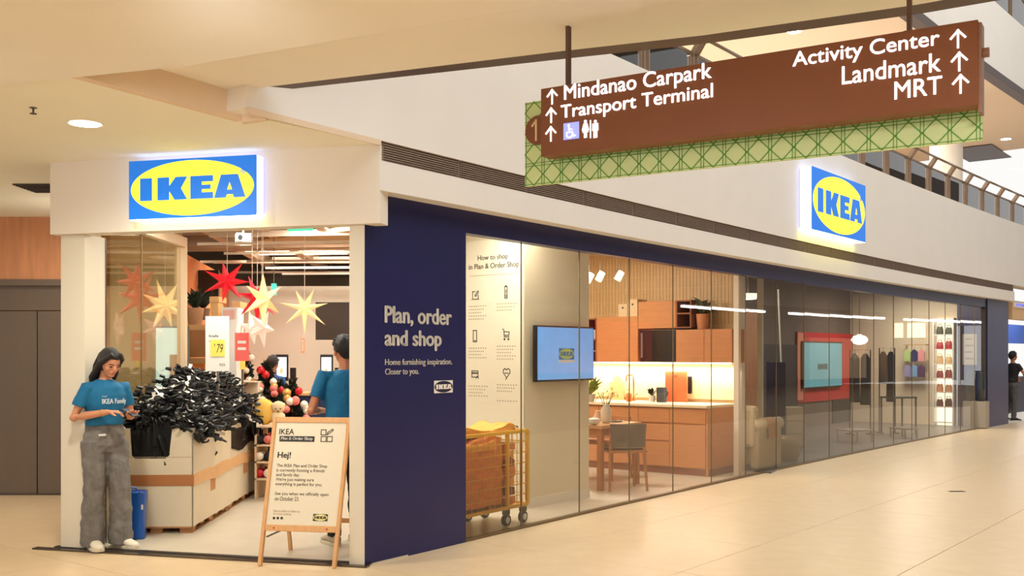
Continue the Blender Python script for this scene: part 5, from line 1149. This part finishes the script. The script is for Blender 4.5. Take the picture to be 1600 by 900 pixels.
# ------------------------------------------------------------ living area, far right of the glass
arm_m = M('cream_upholstery', rgb(206, 190, 156), .9, var=.04, vs=8, bump=.15, bs=70)
ac = empty('armchair', I(7.32, .3, .012), TH0, 'cream upholstered armchair with rolled arms and a tan throw behind the glass', 'armchair')
MB().box(.08, .78, .1, .8, .08, .40).build('base', arm_m, ac, bevel=.03); MB().box(.18, .82, .16, .74, .40, .50).build('seat_cushion', arm_m, ac, bevel=.04)
for y in (.06, .78):
    MB().box(.06, .8, y-.05, y+.08, .03, .58).build('arm', arm_m, ac, bevel=.03); MB().tube([(.04, y+.015, .60), (.84, y+.015, .60)], .085, 16).build('arm_roll', arm_m, ac, smooth=True)
MB().box(0, .2, .05, .82, .3, .86).build('backrest', arm_m, ac, bevel=.06)
for x in (.1, .76):
    for y in (.08, .78): MB().box(x-.02, x+.02, y-.02, y+.02, 0, .09).build('foot', twd, ac)
t = MB().tube([(.3, .075, .60), (.58, .075, .60)], .092, 16).build('x', M('tan_throw', rgb(206, 160, 112), .9, bump=.3, bs=40), smooth=True); t.name = 'throw'; t.location = ac.location; t.rotation_euler = (0, 0, TH0); tag(t, 'tan throw folded over the arm of the cream armchair', 'blanket'); MB().box(.3, .58, -.03, -.015, .42, .62).build('hanging_fold', MATS['tan_throw'], t, bevel=.004)
t = MB().ball((.3, .45, .68), .09, .2, .19, 3).build('x', M('dark_cushion', rgb(96, 84, 78), .9), smooth=True); t.name = 'cushion'; t.location = ac.location; t.rotation_euler = (0, 0, TH0); tag(t, 'dark grey cushion propped on the cream armchair', 'cushion'); MB().tube([(.3, .45+.2*math.cos(a*PI/8), .68+.19*math.sin(a*PI/8)) for a in range(17)], .006, 6).build('piping', dark_cloth, t)
t = empty('pouffe', at(1222, 722, 14.9), TH0, 'low rounded beige pouffe half hidden beyond the armchair', 'pouffe'); t.location.z = .012; MB().lathe([(.2, 0), (.24, .08), (.24, .24), (.18, .34), (.02, .37)], seg=26).build('body', M('pouffe_cloth', rgb(150, 128, 100), .9), t, smooth=True); MB().tube([(-.2, -.1, .34), (.22, -.16, .16)], .014, 8).build('white_piping', white_p, t)
for px, Y, pyt, lab in ((1152, 13.05, 0, 'a'), (1188, 14.4, 0, 'b')):
    x = (px-800)/1600*Y; t = MB().box(-.035, .035, -.035, .035, .012, 3.4).build('trim_3' if lab == 'a' else 'trim_4', white_trim, kind='structure', bevel=.003); t.location = (x, Y, 0); t.rotation_euler = (0, 0, TH0)
grey_w = M('grey_brown_wall', rgb(112, 98, 88), .8, var=.08, vs=2)
fw = empty('wall_far', I(7.3, 3.0, 0), TH0, kind='structure')
def fbox(name, mat, px0, px1, z0, z1, dep=.03, par=fw, y=0.0): a_, c_ = sat(3.0-.0+y, px0)-7.3, sat(3.0+y, px1)-7.3; return MB().box(a_, c_, y-dep, y, z0, z1).build(name, mat, par)
MB().box(0, 16, 0, .1, .012, 3.2).build('wall_panel', grey_w, fw)
fbox('brown_panel', wood_wall, 1158, 1184, .5, 2.4); fbox('dark_panel', M('charcoal_panel', rgb(50, 46, 50), .6), 1190, 1245, .2, 1.75); fbox('red_panel', M('red_paint', rgb(196, 44, 46), .7, var=.06, vs=2), 1243, 1336, .55, 2.02); fbox('dark_panel', MATS['charcoal_panel'], 1300, 1420, .012, 1.72, .02)  # red and dark reflections in the glass, built as wall panels
fbox('pink_panel', M('pink_paint', rgb(222, 132, 112), .7), 1243, 1252, .6, 2.0, .05)
a_, c_ = sat(2.9, 1255)-7.3, sat(2.9, 1316)-7.3; q = I(7.3+a_, 2.9, 0); Ym = q.y
t = empty('wall_screen', q, TH0, 'large teal screen hanging on the red wall deep behind the glass', 'screen'); z0_, z1_ = EYE+(554-608)/1600*Ym, EYE+(554-533)/1600*Ym; w_ = c_-a_  # a screen reflected in the glass, built as a solid object inside
MB().box(0, w_, 0, .06, z0_, z1_).build('casing', black, t, bevel=.004); MB().box(.03, w_-.03, -.003, 0, z0_+.03, z1_-.03).build('display', M('teal_display', rgb(84, 146, 160), .3, emis=.35, ec=rgb(100, 170, 185), var=.15, vs=1.5), t); logo(t, w_*.35, w_*.6, (z0_+z1_)/2-.1, (z0_+z1_)/2+.02, -.003, M('teal_dark', rgb(40, 92, 104), .5), M('teal_mid', rgb(70, 120, 120), .5), MATS['teal_dark'], .001, names=('logo_field', 'logo_oval', 'lettering'))
q = at(1343, 531, 19.3); t = empty('pendant_lamp', q, 0, 'glowing white oval pendant lamp near the red wall', 'lamp'); MB().ball((0, 0, 0), .15, .15, .09, 3).build('shade', M('lamp_glow', (1, .93, .8, 1), emis=4), t, smooth=True); MB().tube([(0, 0, .09), (0, 0, 1.6)], .006, 6).build('cord', black, t); MB().lathe([(.04, .08), (.04, .11)], seg=14).build('cap', white_p, t)
q = at(1169, 464, 15.0); t = empty('ceiling_lamp', q, 0, 'flat round white ceiling lamp between the two white posts', 'lamp'); MB().lathe([(.12, -.03), (.13, .0), (.13, .05)], seg=24).build('shade', M('lamp_white', rgb(250, 240, 220), .4), t); MB().lathe([(.001, -.034), (.11, -.034), (.11, -.03)], seg=24).build('diffuser', MATS['lamp_glow'], t); MB().box(-.01, .01, -.01, .01, .05, 1.0).build('stem', grey_m, t)
# clothes rails and coats standing in for dark figures reflected in the glass
def rail(name, px0, px1, Y, zt, items, label, grp):
    a_, c_ = (px0-800)/1600*Y, (px1-800)/1600*Y; t = empty(name, (a_, Y, .018), 0, label, 'rack'); w_ = c_-a_
    MB().tube([(0, 0, 0), (0, 0, zt), (w_, 0, zt), (w_, 0, 0)], .012, 8).build('frame', dark_steel, t)
    for x in (0, w_): MB().box(x-.012, x+.012, -.2, .2, 0, .02).build('foot', dark_steel, t)
    n = len(items)
    for i, (mat, cname, L) in enumerate(items):
        x = a_+w_*(i+.5)/n; g = empty('hanging_coat', (x, Y, .018+zt), .5, '%s garment hanging on the %s, %s from the left' % (cname, label.split(' standing')[0].split(' with')[0], ['first', 'second', 'third', 'fourth', 'fifth'][i]), 'clothing', grp)
        hw = w_/n*.46; b = MB(); b.rings([(0, 0, -L, hw*1.0, .1), (0, 0, -L*.5, hw*.9, .09), (0, 0, -.16, hw, .08), (0, 0, -.1, hw*.6, .05), (0, 0, -.07, .03, .03)], 18); b.build('garment', mat, g, smooth=True)
        MB().tube([(0, 0, -.07), (0, 0, .0), (.015, 0, .012)], .004, 6).build('hanger', grey_m, g)
rail('clothes_rail', 1328, 1360, 19.6, 1.62, [(black, 'long black', 1.0), (M('black_coat', rgb(14, 12, 14), .9), 'very dark', 1.05)], 'black clothes rail standing under the oval pendant lamp', 'black coats under the pendant lamp')
rail('clothes_rail', 1374, 1398, 20.0, 1.66, [(M('tan_coat', rgb(150, 120, 86), .9), 'tan', .7), (MATS['black_coat'], 'black', 1.05)], 'narrow clothes rail with a tan coat standing right of the black coats', 'coats on the narrow rail')
# near furniture pieces
for px0_, px1_, pyt, pyb, mat, nm, lab, cat in ((1229, 1257, 637, 702, M('cream_cabinet', rgb(196, 178, 148), .7), 'drawer_unit', 'plain cream drawer unit standing on the dark floor past the armchair', 'cabinet'), (1209, 1228, 566, 712, M('navy_cabinet', rgb(48, 46, 74), .6), 'tall_cabinet', 'tall dark navy cabinet behind the armchair', 'cabinet')):
    Y = EYE*1600/(pyb-554); x0_, x1_ = (px0_-800)/1600*Y, (px1_-800)/1600*Y; t = empty(nm, (x0_, Y, .018), 0, lab, cat); h_ = EYE+(554-pyt)/1600*Y-.018; w_ = x1_-x0_
    MB().box(0, w_, .02, .45, 0, h_).build('carcass', mat, t); n = 3 if nm == 'drawer_unit' else 1
    for k in range(n): MB().box(.004, w_-.004, 0, .02, .03+k*(h_-.03)/n, (h_-.03)*(k+1)/n+.02).build('drawer' if n > 1 else 'door', mat, t, bevel=.002)
def low_table(px0_, px1_, pyt, pyb, mat, lab):
    Y = EYE*1600/(pyb-554); x0_, x1_ = (px0_-800)/1600*Y, (px1_-800)/1600*Y; h_ = EYE+(554-pyt)/1600*Y; t = empty('coffee_table', (x0_, Y, .018), .35, lab, 'table'); w_ = x1_-x0_
    MB().box(0, w_, 0, .42, h_-.03, h_).build('tabletop', mat, t)
    for x in (.02, w_-.02):
        for y in (.02, .4): MB().box(x-.012, x+.012, y-.012, y+.012, 0, h_-.03).build('leg', mat, t)
    return t
low_table(1330, 1372, 674, 694, M('pale_grey', rgb(176, 166, 156), .5), 'low pale grey coffee table near the glass before the black coats'); low_table(1414, 1440, 671, 687, grey_m, 'small low grey metal table just left of the lit bag shelves')
low_table(1398, 1442, 622, 680, M('dark_desk', rgb(52, 46, 42), .5), 'dark dining table below the colourful clothing')  # solid table added in place of cafe furniture reflected in the glass
t = empty('leaning_pole', at(1226, 706, 16), 0, 'thin white pole leaning beside the navy cabinet', 'pole'); t.location.z = .018; MB().tube([(0, 0, 0), (-.1, 0, 2.55)], .014, 8).build('shaft', white_p, t); MB().lathe([(.03, 0), (.02, .03)], seg=12).build('foot', black, t)
# end wall with lit bag shelves
ES = 18.15; ew = empty('wall_end', I(ES, 3.0, 0), RK, kind='structure')
def ex(px, y=0): return 3.0-pat(ES+y, px)
def ez(px, py, y=0): return EYE+(554-py)/1600*I(ES+y, pat(ES+y, px)).y
MB().box(0, 2.95, 0, .1, .012, 3.2).build('wall_panel', M('cream_end', rgb(222, 204, 174), .7), ew)
for a_, c_ in ((1398, 1411), (1418, 1446)): MB().box(ex(a_), ex(c_), -.02, 0, ez(a_, 528), ez(a_, 505)).build('lit_panel', M('lit_niche', rgb(250, 232, 200), emis=.9), ew)
sh = empty('bag_shelf', I(ES-.32, 3.0, .018), RK, 'tall backlit white shelf unit holding handbags at the far end of the glass', 'shelf')
a_, c_ = ex(1457, -.32), ex(1490, -.32); zz = [ez(1474, y, -.32) for y in (660, 636, 613, 591, 569, 546, 523, 498)]
MB().box(a_, c_, .26, .28, zz[0]-.15, zz[-1]).build('back_panel', M('shelf_glow', rgb(255, 240, 212), emis=1.15, ec=(1, .9, .7, 1)), sh)
for x in (a_, c_-.03): MB().box(x, x+.03, 0, .28, 0, zz[-1]).build('side_panel', white_p, sh)
for z in zz: MB().box(a_, c_, 0, .28, z-.03, z-.01).build('shelf_board', white_p, sh)
bm_ = [M('dark_brown_bag', rgb(96, 44, 34), .5), M('tan_bag', rgb(196, 134, 92), .5), M('rose_bag', rgb(150, 62, 54), .5), M('cream_bag', rgb(214, 176, 126), .5), M('red_bag', rgb(170, 44, 48), .5), M('olive_bag', rgb(78, 82, 58), .6)]
nmz = ['dark brown', 'tan', 'small rose', 'cream', 'red', 'olive']
for k in range(6):
    for j in range(2):
        z = zz[k+1]-.01+.018; w_ = (c_-a_)*.34; x = a_+(c_-a_)*(.28+.42*j)
        q = I(ES-.2, 3.0-x, z); t = empty('handbag', q, RK, '%s handbag, %s one on shelf number %s from the bottom of the lit unit' % (nmz[k], ['left', 'right'][j], ['two', 'three', 'four', 'five', 'six', 'seven'][k]), 'handbag', 'handbags on the lit shelves')
        h_ = .15+.02*((k+j) % 2)
        b = MB(); b.rings([(0, 0, 0, w_*.5, .06), (0, 0, h_*.5, w_*.5, .055), (0, 0, h_, w_*.38, .03)], 20); b.build('body', bm_[k], t, smooth=False); MB().tube([(-w_*.25, 0, h_*.95), (-w_*.2, 0, h_*1.3), (w_*.2, 0, h_*1.3), (w_*.25, 0, h_*.95)], .007, 6).build('handle', bm_[k], t)
# coloured folded clothing left of the shelf
cols = [('lime', rgb(186, 206, 130)), ('navy', rgb(40, 44, 96)), ('pink', rgb(226, 150, 150)), ('lilac', rgb(160, 150, 190)), ('sky blue', rgb(130, 170, 210)), ('plum', rgb(90, 50, 90))]
for i, (cn, cc) in enumerate(cols):
    px0_ = 1412+(i % 3)*11; py0_ = 546+(i//3)*24; x0_, x1_ = ex(px0_, -.25), ex(px0_+10, -.25); z1_, z0_ = ez(px0_, py0_, -.25), ez(px0_, py0_+19, -.25)
    q = I(ES-.25, 3.0-x0_, z0_); t = empty('hanging_shirt', q, RK, cn+' garment in the '+['upper', 'lower'][i//3]+' row left of the lit bag shelves', 'clothing', 'coloured garments left of the bag shelves')
    w_ = x1_-x0_; h_ = z1_-z0_; MB().face_prism([(0, 0), (w_, 0), (w_, h_*.8), (w_*.6, h_), (w_*.4, h_), (0, h_*.8)], 0, .06).build('cloth', M(cn.replace(' ', '_')+'_cloth', cc, .9), t, bevel=.01); MB().tube([(w_/2, .03, h_), (w_/2, .03, h_+.05)], .005, 5).build('hanger', grey_m, t)
for py in (541, 566):
    x0_, x1_ = ex(1411, -.25), ex(1446, -.25); z = ez(1412, py, -.25)+.02; q = I(ES-.25, 3.0-x0_, z); t = empty('garment_rail', q, RK, ['upper', 'lower'][py > 550]+' wooden rail carrying the coloured garments on the end wall', 'rail'); MB().box(0, x1_-x0_, .02, .04, 0, .02).build('bar', tw_, t)
    for x in (.02, x1_-x0_-.02): MB().box(x-.01, x+.01, .04, .25, 0, .02).build('bracket', grey_m, t)
x0_, x1_ = ex(1504, -.03), ex(1526, -.03); z0_, z1_ = ez(1504, 570, -.03), ez(1504, 522, -.03); q = I(ES-.03, 3.0-x0_, z0_); t = empty('framed_poster', q, RK, 'grey beige poster on the end wall near the far navy pillar', 'poster'); MB().box(0, x1_-x0_, 0, .02, 0, z1_-z0_).build('sheet', M('poster_grey', rgb(176, 158, 128), .7), t)
for k in range(4): MB().box(.05, x1_-x0_-.06-.03*(k % 2), -.002, 0, .12+k*.14, .15+k*.14).build('print_line', M('poster_ink', rgb(116, 100, 80), .7), t)
q = I(ES-.5, pat(ES-.5, 1524), .018); t = empty('planter_stand', q, RK, 'dark stand with tall glass vases at the far end of the shop window', 'stand'); MB().box(-.25, .2, 0, .3, 0, .55).build('plinth', M('pale_plinth', rgb(170, 156, 138), .6), t)
for k, x in enumerate((-.14, .08)):
    v = empty('tall_vase', I(ES-.36, pat(ES-.5, 1524)-x, .568), 0, ['left', 'right'][k]+' tall dark glass vase standing by the far navy pillar', 'vase'); MB().lathe([(.07, 0), (.08, .3), (.06, .6), (.065, .62)], seg=18).build('vessel', M('smoke_glass', rgb(60, 66, 70), .15), v, smooth=True); MB().lathe([(.066, .62), (.07, .64)], seg=18).build('rim', black, v)

# ------------------------------------------------------------ neighbouring shop past the pillar
nb = empty('wall_neighbour', kind='structure')
wall_strip('beige_band', M('nb_band', rgb(226, 186, 138), .6), [19.9, 22, 26], -.05, .1, 2.35, 2.74, nb)
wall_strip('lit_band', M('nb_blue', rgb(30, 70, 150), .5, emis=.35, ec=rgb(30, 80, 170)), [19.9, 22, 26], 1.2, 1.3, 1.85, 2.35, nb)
wall_strip('pink_wall', M('nb_pink', rgb(232, 196, 190), .7, emis=.25), [19.8, 22, 26], 2.2, 2.3, .9, 1.95, nb)  # pink light on this wall is put into its colour and emission
wall_strip('dark_counter', M('nb_navy', rgb(34, 38, 64), .5), [19.9, 22, 26], 1.1, 1.6, .0, .95, nb)
wall_strip('floor_neighbour', M('nb_floor', rgb(226, 222, 214), .4), [19.8, 22, 26], .0, 6, .001, .01)
wall_strip('ceiling_neighbour', white_wall, [19.8, 22, 26], .1, 8, 2.74, 2.8)
for k, s in enumerate((20.15, 20.5, 20.9, 21.3)):
    q = F(s, 1.3); t = empty('display_bottle', (q.x, q.y, .952), 0, ['white', 'pink', 'blue', 'silver'][k]+' bottle on the dark counter of the neighbouring shop', 'bottle', 'bottles on the neighbouring counter'); MB().lathe([(.05, 0), (.05, .14), (.02, .18), (.02, .22)], seg=14).build('body', [white_p, MATS['pink_cloth'], M('blue_glass', rgb(70, 110, 190), .2), grey_m][k], t, smooth=True); MB().lathe([(.024, .22), (.024, .25)], seg=12).build('cap', black, t)
t = empty('neighbour_sign', tuple(F(20.0, -.07))+(2.62,), FA(20), 'small blue-white lettering sign at the right edge past the navy pillar', 'sign'); MB().box(0, 1.4, 0, .02, 0, .12).build('panel', white_p, t); text('STORE', .1, .9, .03, .09, M('blue_letters', rgb(90, 90, 220), emis=.8), t, 0, .004, .02)
q = gnd(1495, 768); o = MB().box(-.09, .09, -.03, .03, 0, .003).build('x', dark_steel); o.name = 'floor_socket'; o.location = q; tag(o, 'small dark metal cover plate set in the beige floor at right', 'cover plate'); MB().box(-.07, .07, -.018, .018, .003, .005).build('insert', vent_d, o)
for o in list(D.objects):
    if o.name.startswith('x') and len(o.name) < 6: print('UNNAMED', o.name)
